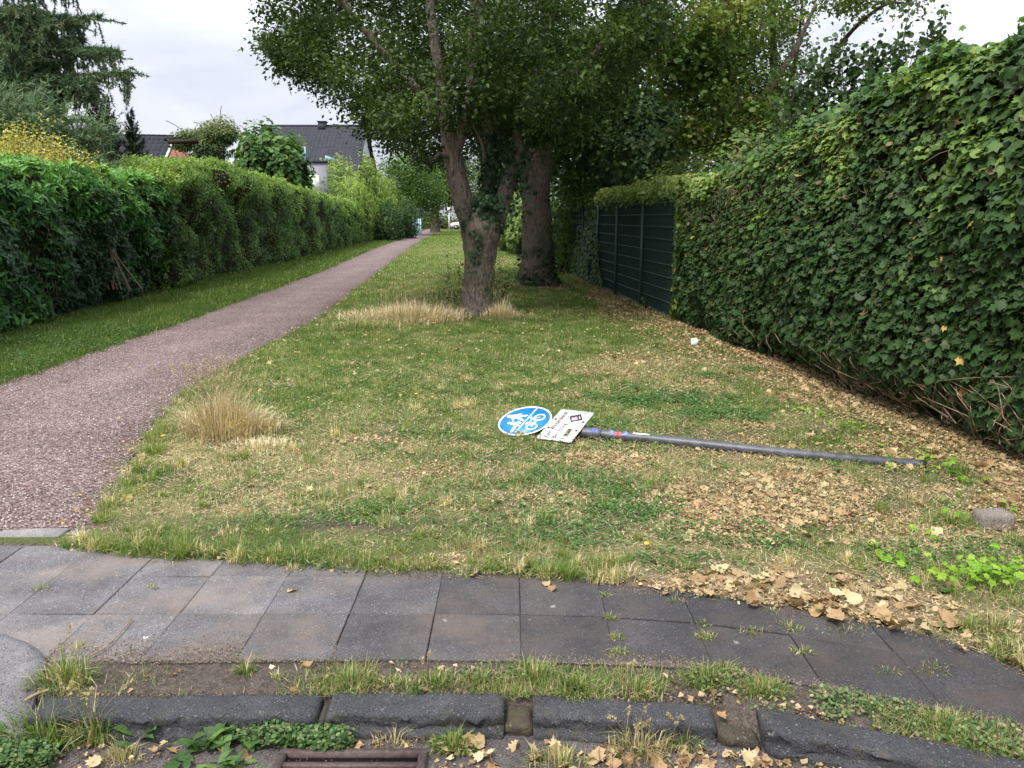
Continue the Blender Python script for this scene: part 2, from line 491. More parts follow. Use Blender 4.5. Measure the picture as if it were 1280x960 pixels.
SOIL = [(-.93, 3.97, .33, .08, 1), (-1.1, 4.05, .25, .07, .9), (-.6, 3.9, .4, .06, .6), (-.3, 4.0, .4, .1, .4), (-1.5, 4.6, .3, .1, .5), (-.1, 3.3, 2.2, .0, 0)]
STRAW = [(-2.1, 5.4, .5, .5, 1), (-1.3, 5.1, .8, .5, .9), (-.3, 4.4, .9, .5, .6), (-1.5, 4.3, .7, .3, .9), (-1.0, 5.9, 1.0, .5, .5), (.2, 5.1, .7, .4, .5), (1.6, 8.6, 1.2, 1.5, .5), (-2.1, 4.3, .25, .5, .6), (.3, 3.6, .6, .2, .5),
         (-1.8, 13.0, 1.0, .5, .5), (-.1, 13.2, .5, .6, .6), (-1.0, 30, 1.6, 3, .6), (-2.6, 22, 1.0, 3, .35), (2.0, 3.4, .6, .5, .5), (-3.0, 40, 2, 6, .5)]
def patch(L, x, y, seed):
    P = np.stack([x, y], -1)
    wob = (fbm(P * 3.1, seed, 3) - .5) * 1.5 + (fbm(P * 11, seed + 9, 2) - .5) * 1.0
    m = np.zeros_like(x)
    for cx, cy, rx, ry, s in L:
        if ry <= 0: continue
        d = np.sqrt(((x - cx) / rx) ** 2 + ((y - cy) / ry) ** 2)
        m = np.maximum(m, s * np.clip((1.25 - d + wob) / .7, 0, 1))
    return m
def zones(x, y):
    P = np.stack([x, y], -1)
    lit = patch(LITTER, x, y, 3)
    hx = hedge_x(y)
    strip = np.clip(1 - (hx - x) / np.interp(y, [3, 6, 8, 20], [.65, .52, .34, .34]), 0, 1) * (y > 3.2)
    lit = np.maximum(lit, np.clip(strip * 1.6 - .6 * fbm(P * 4, 8), 0, 1))
    lit = np.maximum(lit, .6 * np.clip((fbm(P * 2.2, 21) - .63) * 5, 0, 1) * np.clip((y - 3) / 2, 0, 1) * (y < 9) * np.clip((x + 1.2) / 1.5, 0, 1))
    clo = patch(CLOV, x, y, 5) * (1 - .8 * lit)
    clo = np.maximum(clo, .5 * np.clip((fbm(P * 1.9, 31) - .60) * 6, 0, 1) * np.clip((x + 1.6) / 1.6, .1, 1) * (y < 9) * (1 - lit))
    soil = patch(SOIL, x, y, 6)
    soil = np.maximum(soil, .7 * np.clip((fbm(P * 3.3, 41) - .58) * 6, 0, 1) * (y < 6.2))
    straw = patch(STRAW, x, y, 7)
    straw = np.maximum(straw, np.clip((fbm(P * 1.3, 51) - .45) * 3.5, 0, .75) * np.clip((9 - y) / 4, .25, 1))
    verge = x < path_l(y)
    for a in (lit, clo, soil, straw): a[verge] *= .12
    return lit, clo, soil, straw

def lawn_z(x, y):
    return .012 * (fbm(np.stack([x, y], -1) * 1.1, 61) - .5) * 2

# ------------------------------------------------------------------ ground
def axis(knots):
    out = []
    for a, b, s in knots:
        out.append(np.arange(a, b, s))
    return np.unique(np.round(np.concatenate(out + [[knots[-1][1]]]), 4))
gx = axis([(-300, -30, 45), (-30, -8, 2), (-8, -5.4, .25), (-5.4, -2.6, .12), (-2.6, 3.6, .035), (3.6, 8, .3), (8, 30, 2.5), (30, 300, 45)])
gy = axis([(-40, -2, 6), (-2, 2.5, .1), (2.5, 8.5, .035), (8.5, 16, .09), (16, 40, .4), (40, 140, 4), (140, 600, 60)])
X, Y_ = np.meshgrid(gx, gy)
x, y = X.ravel(), Y_.ravel()
lit, clo, soil, straw = zones(x, y)
base = np.array([.085, .10, .034])[None] * np.ones((len(x), 1))
def over(c, m, col): return c * (1 - m[:, None]) + np.asarray(col) * m[:, None]
base = over(base, straw * .85, (.205, .165, .09))
base = over(base, soil * .9, (.095, .070, .054))
base = over(base, lit * .75, (.20, .140, .085))
base = over(base, clo * .6, (.05, .065, .025))
z = lawn_z(x, y)
te, ky = turf_edge(x), kerb_y(x)
pav = (y < te + .02) & (y >= ky - .02)
base[pav] = np.array([.085, .070, .058]); z = np.where(pav, -.0095, z)
z = z + .016 * np.clip((y - te - .01) / .03, 0, 1) * np.clip((te + .75 - y) / .3, 0, 1) * (y > te) * (x > -2.2)
road = y < ky - .02
z = np.where(road, -.115, z); base[road] = (.10, .075, .055)
inpath = (x > path_l(y) + .04) & (x < path_r(y) - .04) & (y > 3.93)
z = np.where(inpath, -.01, z)
base[inpath] = (.17, .11, .095)
nx, ny = len(gx), len(gy)
ii = (np.arange(ny - 1)[:, None] * nx + np.arange(nx - 1)[None]).ravel()
quads = np.stack([ii, ii + 1, ii + nx + 1, ii + nx], -1)
ground = link('ground', mesh('ground', np.stack([x, y, z], -1), quads, base, True), M_GROUND)
tag(ground, 'worn lawn of patchy green and straw coloured turf between path and hedge', kind='structure')

# gravel path
ys = np.unique(np.concatenate([np.arange(3.93, 14, .06), np.arange(14, 50, .5), np.arange(50, 128.1, 4)]))
nc = 26
V, C = [], []
l = path_l(ys) + .10 * (vnoise(np.stack([ys * 1.7, ys * 0], -1), 71) - .5) + .05 * (vnoise(np.stack([ys * 7, ys * 0], -1), 73) - .5)
r = path_r(ys) + .14 * (vnoise(np.stack([ys * 1.5, ys * 0], -1), 72) - .5) + .07 * (vnoise(np.stack([ys * 8, ys * 0], -1), 74) - .5)
u = np.linspace(0, 1, nc)
PX = l[:, None] + (r - l)[:, None] * u[None]; PY = np.repeat(ys[:, None], nc, 1)
PZ = .004 + .012 * np.sin(np.pi * u)[None] + .006 * (fbm(np.stack([PX, PY], -1) * 1.5, 75) - .5)
edge = np.minimum(u, 1 - u)[None] * (r - l)[:, None]
dirt = np.clip(1 - edge / .28, 0, 1) * (.4 + fbm(np.stack([PX, PY], -1) * 2.5, 76))
tread = .92 + .16 * np.exp(-((u - .52) / .16) ** 2)[None] + .22 * (fbm(np.stack([PX * 1.6, PY * .5], -1), 78) - .5)
cc = tread[..., None] * np.ones((len(ys), nc, 3)) * (1 - .38 * np.clip(dirt, 0, 1)[..., None] * np.array([.8, .9, 1.1]))
ii = (np.arange(len(ys) - 1)[:, None] * nc + np.arange(nc - 1)[None]).ravel()
path = link('path', mesh('path', np.stack([PX, PY, PZ], -1).reshape(-1, 3), np.stack([ii, ii + 1, ii + nc + 1, ii + nc], -1), cc.reshape(-1, 3), True), M_GRAVEL)
tag(path, 'reddish crushed gravel footpath running along the left hedge', kind='structure')
# loose grains lying on it
n = 26000
yy = 3.95 + 7.5 * rng.random(n) ** 1.6
xx = path_l(yy) + (path_r(yy) - path_l(yy)) * rng.random(n)
grain = (np.array([[-.5, -.4, 0], [.5, -.35, 0], [.1, .55, 0], [0, 0, .55]]), np.array([[0, 1, 3], [1, 2, 3], [2, 0, 3]]))
gc = pick([(.10, .06, .055), (.23, .155, .14), (.33, .25, .235), (.52, .46, .44)], n, .2)
gz = .012 + .004 * rng.random(n)
az = rng.uniform(0, 6.28, n)
o = build('path_gravel', [scatter(grain, np.stack([xx, yy, gz], -1), np.tile([0, 0, 1.], (n, 1)) + rng.normal(0, .2, (n, 3)), np.stack([np.cos(az), np.sin(az), 0 * az], -1), .005 + .009 * rng.random(n) ** 2, gc)], M_DRY)
tag(o, 'loose reddish and grey grains on the gravel footpath', kind='stuff')

# concrete edging at the end of the path, then half buried in the turf
edging = tag(bpy.data.objects.new('edging', None), 'pale concrete edging strip between gravel or turf and pavement', kind='structure')
COL.objects.link(edging)
def bev_box(L, W, H, b=.006):
    t = [(-L/2, -W/2), (L/2, -W/2), (L/2, W/2), (-L/2, W/2)]
    V = [(px, py, -H) for px, py in t] + [(px, py, -b) for px, py in t] + [(px * (1 - 2 * b / L), py * (1 - 2 * b / W), 0) for px, py in t]
    F = []
    for k in (0, 4):
        for i in range(4):
            j = (i + 1) % 4; F.append((k + i, k + j, k + 4 + j, k + 4 + i))
    F.append((8, 9, 10, 11))
    me = bpy.data.meshes.new('block'); me.from_pydata(V, [], F); me.update()
    return me
e_me = bev_box(.345, .105, .12); e_me.materials.append(M_EDGE)
ex = -4.95
while ex < .9:
    k = bpy.data.objects.new('edging_stone', e_me); COL.objects.link(k); k.parent = edging
    yy_ = 3.895 if ex < -2.2 else np.interp(ex, [-2.2, -1.27, -.76, 0, .62, 1], [3.92, 3.84, 3.775, 3.665, 3.61, 3.57])
    buried = 0.008 if ex < -2.2 else float(np.interp(ex, [-2.2, -2, -1.45, -1.25, -.75, -.5, .0, .2, .9], [.010, -.02, -.02, .006, .010, -.004, .000, .004, .004]))
    k.location = (ex, yy_, buried)
    k.rotation_euler = (random.uniform(-.02, .02), random.uniform(-.015, .015), 0 if ex < -2.2 else -.11 + random.uniform(-.02, .02))
    ex += .352

# pavement of square slabs
pavement = tag(bpy.data.objects.new('pavement', None), 'pavement of dark weathered square slabs in front of the turf', kind='structure')
COL.objects.link(pavement)
def warp(x, y):
    """the slab rows follow the bend of the kerb at the right"""
    xs = np.linspace(x - .25, x + .25, 7)
    return y - .96 * (2.468 - float(np.mean(kerb_y(np.maximum(xs, -.64)))))
def paving_slab(c, row):
    x0, y0 = -2.078 + .352 * c, 3.742 - .352 * row
    g0 = .0010 + .0012 * random.random() if (random.random() < .75 or x0 > .5) else .005
    j = lambda: random.uniform(-.0018, .0018)
    cs = []
    for px, py, sx, sy in ((0, -1, 1, 1), (1, -1, -1, 1), (1, 0, -1, -1), (0, 0, 1, -1)):
        X_, Y2 = x0 + .352 * px + sx * (g0 / 2) + j(), y0 + .352 * py + sy * (g0 / 2) + j()
        cs.append((X_, warp(X_, Y2)))
    mx, my = sum(p[0] for p in cs) / 4, sum(p[1] for p in cs) / 4
    z_, tx, ty = random.uniform(-.004, .003), random.uniform(-.012, .012), random.uniform(-.012, .012)
    zf = lambda px, py: z_ + tx * (px - mx) + ty * (py - my)
    V = [(px, py, -.05) for px, py in cs] + [(px, py, zf(px, py) - .003) for px, py in cs] + [(px + (mx - px) * .018, py + (my - py) * .018, zf(px, py)) for px, py in cs]
    F = [(k + i, k + (i + 1) % 4, k + 4 + (i + 1) % 4, k + 4 + i) for k in (0, 4) for i in range(4)] + [(8, 9, 10, 11)]
    me = bpy.data.meshes.new('paving_slab'); me.from_pydata([(p[0] - mx, p[1] - my, p[2]) for p in V], [], F); me.update(); me.materials.append(M_SLAB)
    k = bpy.data.objects.new('paving_slab', me); COL.objects.link(k); k.parent = pavement; k.location = (mx, my, 0)
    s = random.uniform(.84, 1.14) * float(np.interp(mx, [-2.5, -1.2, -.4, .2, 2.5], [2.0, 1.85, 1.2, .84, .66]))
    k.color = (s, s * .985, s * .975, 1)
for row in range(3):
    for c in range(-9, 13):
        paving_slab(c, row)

# pale asphalt apron of the dropped kerb at the left
ac = curve(np.array([(-1.98, 2.86), (-1.93, 2.83), (-1.85, 2.79), (-1.74, 2.70), (-1.69, 2.60), (-1.65, 2.48), (-1.62, 2.33)]), 40)
ac[:, 0] += .02 * (vnoise(ac * 9, 3) - .5) * 2
az_ = np.interp(ac[:, 1], [2.33, 2.45, 2.62, 2.9], [-.055, -.012, .0085, .0085])
xs_ = np.linspace(0, 1, 12)
V = np.stack([ac[:, 0:1] + (-9 - ac[:, 0:1]) * xs_[None] ** 2, np.repeat(ac[:, 1:2], 12, 1), np.repeat(az_[:, None], 12, 1)], -1).reshape(-1, 3)
ii = (np.arange(39)[:, None] * 12 + np.arange(11)[None]).ravel()
me = mesh('apron', *lift((V, np.concatenate([np.stack([ii, ii + 1, ii + 13], -1), np.stack([ii, ii + 13, ii + 12], -1)])), -.09, None), None)
tag(link('driveway_apron', me, M_APRON), 'pale speckled asphalt apron at the left end of the kerb', kind='structure')

# road gutter
gxs = np.linspace(-6, 6, 90); gys = np.linspace(-1.5, 1, 30)
V = []
for xx in gxs:
    for t in np.linspace(0, 1, 24):
        yy = -3 + t * (kerb_y(xx) + 3 - .05)
        V.append((xx, yy, -.085 + .012 * (1 - t) + .006 * (float(vnoise(np.array([xx * 5, yy * 5]), 5)) - .5)))
ii = (np.arange(89)[:, None] * 24 + np.arange(23)[None]).ravel()
road = link('road', mesh('road', V, np.stack([ii, ii + 24, ii + 25, ii + 1], -1), None, True), M_ROAD)
tag(road, 'dirty asphalt gutter of the road below the kerb', kind='structure')

# kerb stones
kerb = tag(bpy.data.objects.new('kerb', None), 'row of rough dark basalt kerb stones along the pavement', kind='structure')
COL.objects.link(kerb)
def kerb_stone(x0, x1, seed, drop=0.0, mat=M_KERB, low=0.0):
    n = max(6, int((x1 - x0) / .012))
    prof = np.array([[.0, -.12], [.0, -.004], [-.005, .0], [-.035, .002], [-.08, .0], [-.097, -.003], [-.1045, -.010], [-.1065, -.022], [-.104, -.040], [-.105, -.052], [-.117, -.060], [-.124, -.072], [-.125, -.13]])
    prof = np.concatenate([curve(prof[:6], 14), curve(prof[5:], 22)[1:]])
    m = len(prof)
    xs = np.linspace(x0, x1, n)
    ends = np.clip(np.minimum(xs - x0, x1 - xs) / .012, 0, 1)
    V = np.zeros((n, m, 3))
    V[..., 0] = xs[:, None]
    V[..., 1] = kerb_y(xs)[:, None] + prof[None, :, 0]
    V[..., 2] = prof[None, :, 1] - drop - low * np.clip((xs - x0) / (x1 - x0), 0, 1)[:, None]
    q = V.copy()
    nn = (fbm(q * 34, seed, 3) - .5) * .011 + (fbm(q * 5, seed + 4, 2) - .5) * .012 + (vnoise(q * 110, seed + 7) - .5) * .007 - .016 * np.clip(fbm(q * 16, seed + 11, 2) - .62, 0, 1) * 4
    V[..., 1] += nn * np.clip(-prof[None, :, 0] / .05, 0, 1); V[..., 2] += nn * .6
    V[..., 2] -= (1 - np.sqrt(ends))[:, None] * .010 * (prof[None, :, 1] > -.05)
    V[..., 1] += (1 - np.sqrt(ends))[:, None] * .010 * (prof[None, :, 0] < -.05)
    V = V.reshape(-1, 3)
    ii = (np.arange(n - 1)[:, None] * m + np.arange(m - 1)[None]).ravel()
    T = np.concatenate([np.stack([ii, ii + 1, ii + m + 1], -1), np.stack([ii, ii + m + 1, ii + m], -1)])
    c0 = V[:m].mean(0); c1 = V[-m:].mean(0); k = len(V)
    V = np.concatenate([V, [c0, c1]])
    j = np.arange(m); jn = (j + 1) % m
    T = np.concatenate([T, np.stack([j, np.full(m, k), jn], -1), np.stack([jn + (n - 1) * m, np.full(m, k + 1), j + (n - 1) * m], -1)])
    return build('kerb_stone', [(V, T)], mat, kerb, False)
kerb_stone(-1.60, -.648, 1, .002)
kerb_stone(-.618, -.026, 2)
kerb_stone(.070, .668, 3, .004, low=.012)
kerb_stone(.672, .806, 4, .040, M_MOSSY, .015)
kerb_stone(.815, 1.63, 5)
kerb_stone(1.645, 2.45, 6)
k = kerb_stone(-.026, .070, 7, .045, M_MOSSY); k.name = 'mossy_joint'; k['label'] = 'crumbling mossy mortar joint between two kerb stones'
k = kerb_stone(-.648, -.618, 8, .03, M_MOSSY); k.name = 'mossy_joint'

# storm drain in the gutter
drain = empty('storm_drain', (-.50, 2.0, -.085), 'rusty iron storm drain grate in the gutter under the kerb', 'drain')
fr = []
for bx in ((-.74, -.27, 2.245, 2.268), (-.74, -.27, 1.72, 1.75), (-.74, -.715, 1.75, 2.245), (-.295, -.27, 1.75, 2.245)):
    fr.append(box(*bx, -.10, -.062))
build('frame', fr, M_IRON, drain)
build('shade_plate', [box(-.715, -.295, 1.75, 2.245, -.11, -.0795)], M_DARK, drain)  # shallow black plate painted as the shade under the bars, no real pit
for i in range(7):
    yb = 2.208 - i * .066
    build('grate_bar', [box(-.715, -.295, yb - .020, yb, -.0795, -.066)], M_IRON, drain)

# ------------------------------------------------------------------ fallen road sign
def frame_np(c, u, r):
    u = unit(np.array(u, float)); r = unit(np.array(r, float)); n = np.cross(r, u)
    return np.array(c, float), r, u, n
SC, SR, SU, SN = frame_np((.40, 5.757, .090), (-.8574, .5140, -.0236), (.4799, .8154, .3238))
def S(V, c=None):
    V = np.asarray(V, float); c = SC if c is None else c
    return c + V[:, :1] * SR + V[:, 1:2] * SU + V[:, 2:3] * SN
M_BLUE = plain('sign_blue', (.004, .17, .60), .4, .45, 16, .22)
M_WHITE = plain('sign_white', (.78, .78, .76), .4, .5, 40, .08)
M_PLATE = plain('plate_white', (.60, .60, .57), .5, .4, 14, .3)
M_INK = plain('black_print', (.02, .02, .022), .5)
M_ZINC = plain('weathered_grey_paint', (.062, .064, .070), .45, .5, 14, .5, .25, .004)
M_ZINC2 = plain('bare_galvanised_edge', (.28, .29, .30), .45, .5, 40, .2, 0, .003, .4)
M_OLIVE = plain('olive_sticker', (.20, .18, .09), .6, .3, 90, .6)
M_PINK = plain('pink_sticker', (.55, .30, .38), .5, .3, 120, .5)
M_RED = plain('red_sticker', (.30, .07, .09), .5, .3, 70, .8)
M_LBLUE = plain('pale_blue_sticker', (.10, .20, .34), .5, .3, 70, .8)
M_DBLUE = plain('violet_blue_sticker', (.08, .10, .28), .5, .3, 70, .8)

sign = empty('road_sign', (1.6, 5.35, 0), 'fallen road sign lying on the lawn with blue disc, white plate and long grey post', 'road sign')
# post: bowed tube from under the plate to the hedge foot
pp = curve(np.array([[.47, 5.72, .048, .0365], [.80, 5.615, .044, .0365], [1.25, 5.455, .040, .0355], [1.72, 5.27, .036, .0345], [2.2, 5.135, .026, .033], [2.70, 5.03, .012, .032]]), 60)
build('post', [tube(pp[:, :3], pp[:, 3], 20)], M_ZINC, sign, True)
build('post_sleeve', [tube(pp[1:8, :3], .0405, 20)], M_ZINC, sign, True)
build('post_end_cap', [tube(pp[-2:, :3] + np.array([.01, -.003, 0]), .0325, 16)], M_INK, sign, True)
def band(i0, i1, a0, a1, rad, mat, name):
    P = pp[i0:i1 + 1, :3]; d = unit(np.gradient(P, axis=0))
    side = unit(np.cross(d, np.array([0, 0, 1.]))); up = np.cross(side, d)
    th = np.linspace(a0, a1, 7)
    V = (P[:, None] + rad * (side[:, None] * np.cos(th)[None, :, None] + up[:, None] * np.sin(th)[None, :, None])).reshape(-1, 3)
    n = len(P); ii = (np.arange(n - 1)[:, None] * 7 + np.arange(6)[None]).ravel()
    T = np.concatenate([np.stack([ii, ii + 1, ii + 8], -1), np.stack([ii, ii + 8, ii + 7], -1)])
    return build(name, [(V, T)], mat, sign, True)
band(4, 6, R(30), R(100), .0415, M_DBLUE, 'sticker'); band(5, 6, R(80), R(120), .0419, M_LBLUE, 'sticker')
band(9, 10, R(20), R(110), .0377, M_LBLUE, 'sticker'); band(10, 12, R(10), R(70), .0380, M_RED, 'sticker')
band(12, 13, R(30), R(110), .0377, M_LBLUE, 'sticker'); band(14, 17, R(58), R(84), .0377, M_PLATE, 'sticker')
band(8, 8 + 1, R(95), R(130), .0378, M_PINK, 'sticker')
for s_ in (-1, 1):
    cl = S(np.array([[s_ * .05 * math.cos(t), .0 + .0 * t, -.045 + .05 * math.sin(t)] for t in np.linspace(-2.6, -.5, 9)]) + np.array([0, s_ * .09, 0]))
    build('clamp', [tube(cl, .006, 6)], M_ZINC2, sign, True)

def disc(rad, z0, z1, n=64):
    a = np.linspace(0, 2 * np.pi, n, endpoint=False)
    return prism(np.stack([rad * np.cos(a), rad * np.sin(a)], -1), z0, z1)
DC = SC + SU * .352 - SN * .004
def D(p): return (S(p[0], DC), p[1])
rs = build('round_sign', [D(disc(.208, -.002, .001))], M_BLUE, sign)
a = np.linspace(0, 2 * np.pi, 97)
def ring2(cx, cy, r0, r1, z, n=40, a0=0, a1=2 * math.pi):
    t = np.linspace(a0, a1, n); o = []
    V = np.concatenate([np.stack([cx + rr * np.cos(t), cy + rr * np.sin(t), np.full(n, zz)], -1) for rr, zz in ((r0, z), (r1, z))])
    i = np.arange(n - 1)
    T = np.concatenate([np.stack([i, i + n, i + n + 1], -1), np.stack([i, i + n + 1, i + 1], -1)])
    return V, T
def stroke(p0, p1, w0, w1, z):
    p0, p1 = np.array(p0, float), np.array(p1, float); d = (p1 - p0) / np.linalg.norm(p1 - p0); q = np.array([-d[1], d[0]])
    pts = []
    for k in range(9):
        t = math.pi / 2 + math.pi * k / 8; pts.append(p0 + w0 / 2 * (d * math.cos(t) + q * math.sin(t)))
    for k in range(9):
        t = -math.pi / 2 + math.pi * k / 8; pts.append(p1 + w1 / 2 * (d * math.cos(t) + q * math.sin(t)))
    return prism(np.array(pts), z - .0012, z)
build('border', [D(lift(ring2(0, 0, .196, .2095, 0), -.0035, .0022))], M_WHITE, rs)
z = [.0016]
def zz():
    z[0] += .00006
    return z[0]
build('divider', [D(stroke((-.165, -.008), (.19, -.008), .011, .011, zz()))], M_WHITE, rs)
def circ(cx, cy, r_):
    V, T = disc(r_, 0, 0, 24); zt = zz(); V = V + np.array([cx, cy, 0]); V[:24, 2] = zt - .001; V[24:48, 2] = zt; V[48, 2] = zt - .001; V[49, 2] = zt
    return V, T
walk = [circ(.035, .158, .020), stroke((.035, .125), (.035, .085), .052, .05, zz()), stroke((.03, .085), (.0, .018), .028, .020, zz()), stroke((.04, .085), (.072, .02), .028, .020, zz()),
        stroke((.055, .122), (.085, .075), .015, .013, zz()), stroke((.015, .122), (-.03, .085), .015, .013, zz()),
        circ(-.058, .108, .015), stroke((-.058, .085), (-.06, .06), .034, .04, zz()), stroke((-.064, .055), (-.075, .012), .017, .013, zz()), stroke((-.05, .055), (-.035, .012), .017, .013, zz()), stroke((-.045, .088), (-.03, .085), .012, .012, zz())]
build('pedestrian_symbol', [D(p) for p in walk], M_WHITE, rs)
w_ = .0105
bike = [lift(ring2(-.068, -.095, .034, .046, 0), .0006, zz()), lift(ring2(.068, -.095, .034, .046, 0), .0006, zz())]
for p0, p1 in (((-.068, -.095), (-.028, -.048)), ((-.028, -.048), (.040, -.048)), ((.040, -.048), (.0, -.098)), ((0, -.098), (-.034, -.040)), ((0, -.098), (-.068, -.095)), ((.068, -.095), (.034, -.032)), ((.034, -.032), (.058, -.030)), ((-.052, -.034), (-.020, -.034))):
    bike.append(stroke(p0, p1, w_ * .85, w_ * .85, zz()))
build('bicycle_symbol', [D(p) for p in bike], M_WHITE, rs)
stk = [stroke((-.165, .026), (-.03, .040), .026, .026, zz())]
build('sticker', [D(p) for p in stk], M_WHITE, rs)
stk = []
for i in range(9):
    t = i / 8; c0 = np.array([-.158 + .120 * t, .0265 + .0125 * t])
    stk.append(stroke(c0 + [0, -.007], c0 + [.003 * (i % 2), .007], .006, .004, .0028 + .00003 * i))
build('sticker_print', [D(p) for p in stk], M_INK, rs)

pl = build('notice_plate', [(S(np.array(p[0])), p[1]) for p in [prism(np.array([(x_ * .21 + dx, y_ * .141 + dy) for (x_, y_, dx, dy) in [(1, 1, -.012, 0), (1, 1, 0, -.012), (1, -1, 0, .012), (1, -1, -.012, 0), (-1, -1, .012, 0), (-1, -1, 0, .012), (-1, 1, 0, -.012), (-1, 1, .012, 0)]][::-1]), -.002, .001)]], M_PLATE, sign)
def mat_at(rx, uy, nz, rot=0.0):
    c = SC + SR * rx + SU * uy + SN * nz
    r_ = SR * math.cos(rot) + SU * math.sin(rot); u_ = -SR * math.sin(rot) + SU * math.cos(rot)
    m = Matrix.Identity(4)
    for i in range(3):
        m[i][0], m[i][1], m[i][2], m[i][3] = r_[i], u_[i], SN[i], c[i]
    return m
def lettering(txt, rx, uy, size, sx=1.0):
    cu = bpy.data.curves.new('lettering', 'FONT'); cu.body = txt; cu.size = size; cu.extrude = .0004; cu.resolution_u = 3; cu.offset = .0006
    cu.materials.append(M_INK)
    t_ = bpy.data.objects.new('lettering_source', cu); COL.objects.link(t_); bpy.context.view_layer.update()
    me = bpy.data.meshes.new_from_object(t_.evaluated_get(bpy.context.evaluated_depsgraph_get()))
    bpy.data.objects.remove(t_); bpy.data.curves.remove(cu)
    o = bpy.data.objects.new('lettering', me); COL.objects.link(o); o.parent = pl
    o.matrix_basis = mat_at(rx, uy, .0016) @ Matrix.Diagonal((sx, 1, 1, 1))
    return o
lettering('Kein Winterdienst', -.185, .062, .056, .86)
lettering('Benutzung', -.185, -.004, .056, .86)
lettering('a', -.185, -.066, .056, .86)
def quad(cx, cy, w, h, rot, z0, z1):
    c, s_ = math.cos(rot), math.sin(rot)
    p = [(cx + c * a_ - s_ * b_, cy + s_ * a_ + c * b_) for a_, b_ in ((-w / 2, -h / 2), (w / 2, -h / 2), (w / 2, h / 2), (-w / 2, h / 2))]
    V, T = prism(np.array(p), z0, z1); return S(V), T
build('sticker', [quad(-.095, -.062, .105, .038, .06, .001, .0026)], M_OLIVE, pl)
for q_ in ((-.125, -.060, .02, .02, .3), (-.09, -.066, .025, .014, .1), (-.062, -.058, .016, .022, -.1)): build('sticker_print', [quad(*q_, .0026, .0029)], M_INK, pl)
build('sticker', [quad(.105, -.035, .088, .088, .55, .001, .0027)], M_INK, pl)
build('sticker_print', [quad(.098, -.028, .045, .045, .55, .0027, .003)], M_PINK, pl)
for q_ in ((.082, -.018, .016, .014, .2, .003, .0033), (.118, -.060, .045, .006, .55, .0027, .0031)): build('sticker_print', [quad(*q_)], M_WHITE, pl)
for q_ in ((.10, .028, .05, .004, .3, .001, .0014), (.14, .016, .02, .006, .9, .001, .0013)): build('scribble', [quad(*q_)], M_INK, pl)
for rx, uy in ((-.06, .115), (.06, .115), (-.06, -.115), (.06, -.115)):
    V, T = disc(.0085, 0, .006, 10); V = V + np.array([rx, uy, .001])
    build('bolt', [(S(V), T)], M_IRON, pl)

# ------------------------------------------------------------------ turf, clover, litter (stuff)
def sample(ylo, yhi, dens, left=False, yclip=True):
    xm, xM = (-13.5, -4.9) if left else (-11, 3.9)
    n = int((yhi - ylo) * (xM - xm) * dens)
    x = rng.uniform(xm, xM, n); y = rng.uniform(ylo, yhi, n)
    P = np.stack([x, y], -1)
    wob = (fbm(P * 5, 81) - .5) * .28 + rng.normal(0, .025, n)
    if left:
        ok = (x < path_l(y) + .02 + wob) & (x > hedge_l(y) - .5)
    else:
        ok = (x > path_r(y) - .03 + wob * (1 + .6 * (y < 5.5))) & (x < hedge_x(y) + .35) & (y > turf_edge(x) - .02 + wob * .45)
    # keep to what can be seen from near the photograph's place
    ok &= np.abs(x) < .78 * y + 1.4
    return x[ok], y[ok]
GREEN = [(.06, .115, .022), (.125, .20, .040), (.20, .275, .068), (.28, .33, .11)]
STRAWC = [(.26, .20, .09), (.44, .36, .19), (.62, .54, .35)]
HAY = [(.52, .41, .23), (.70, .575, .35), (.80, .70, .48)]
Gv = []
# rough clumps of longer blades and flat lying straw in the near turf
for i in range(640):
    cy = 3.1 + 5.2 * rng.random() ** 1.5; cx = rng.uniform(-2.75, float(hedge_x(cy)) - .1)
    if cx < float(path_r(cy)) + .02 or cy < float(turf_edge(cx)) - .01: continue
    if i % 3 == 0:
        cx = rng.uniform(-2.2, 2.3); cy = float(turf_edge(cx)) + abs(rng.normal(0, .10))
    if i % 9 == 1:
        cy = rng.uniform(4.0, 7.5); cx = float(path_r(cy)) + abs(rng.normal(0, .06))
    if rng.random() < zones(np.array([cx]), np.array([cy]))[0][0] * 1.3: continue
    m = rng.integers(25, 95); rr = rng.uniform(.015, .06)
    a_ = rng.uniform(0, 6.28, m); r_ = rr * np.sqrt(rng.random(m))
    straw_c = rng.random() < .22
    col = pick(HAY if straw_c else GREEN[1:], m, .18); d_ = rng.random(m) < .2; col[d_] = pick(STRAWC, d_.sum())
    Gv.append(blades(np.stack([cx + r_ * np.cos(a_), cy + r_ * np.sin(a_), np.full(m, .002)], -1), rng.uniform(.035, .095) * rng.uniform(.4, 1.15, m), .0042 * rng.uniform(.7, 1.3, m), np.clip(rng.normal(.6, .4, m), .05, 1.4), col, 2, a_ + rng.normal(0, .9, m)))
for ylo, yhi, dens, w, L in ((2.5, 5.5, 2600, .0032, .05), (5.5, 9, 1300, .0045, .06)):
    x, y = sample(ylo, yhi, dens)
    lit, clo, soil, straw = zones(x, y)
    k = rng.random(len(x)) < .18 + .7 * straw + .2 * lit
    x, y = x[k], y[k]; n = len(x)
    Gv.append(blades(np.stack([x, y, lawn_z(x, y) + rng.uniform(.004, .03, n)], -1), L * rng.uniform(.4, 1.4, n), w * rng.uniform(.7, 1.4, n), rng.uniform(1.25, 1.6, n), pick(HAY, n, .2)))
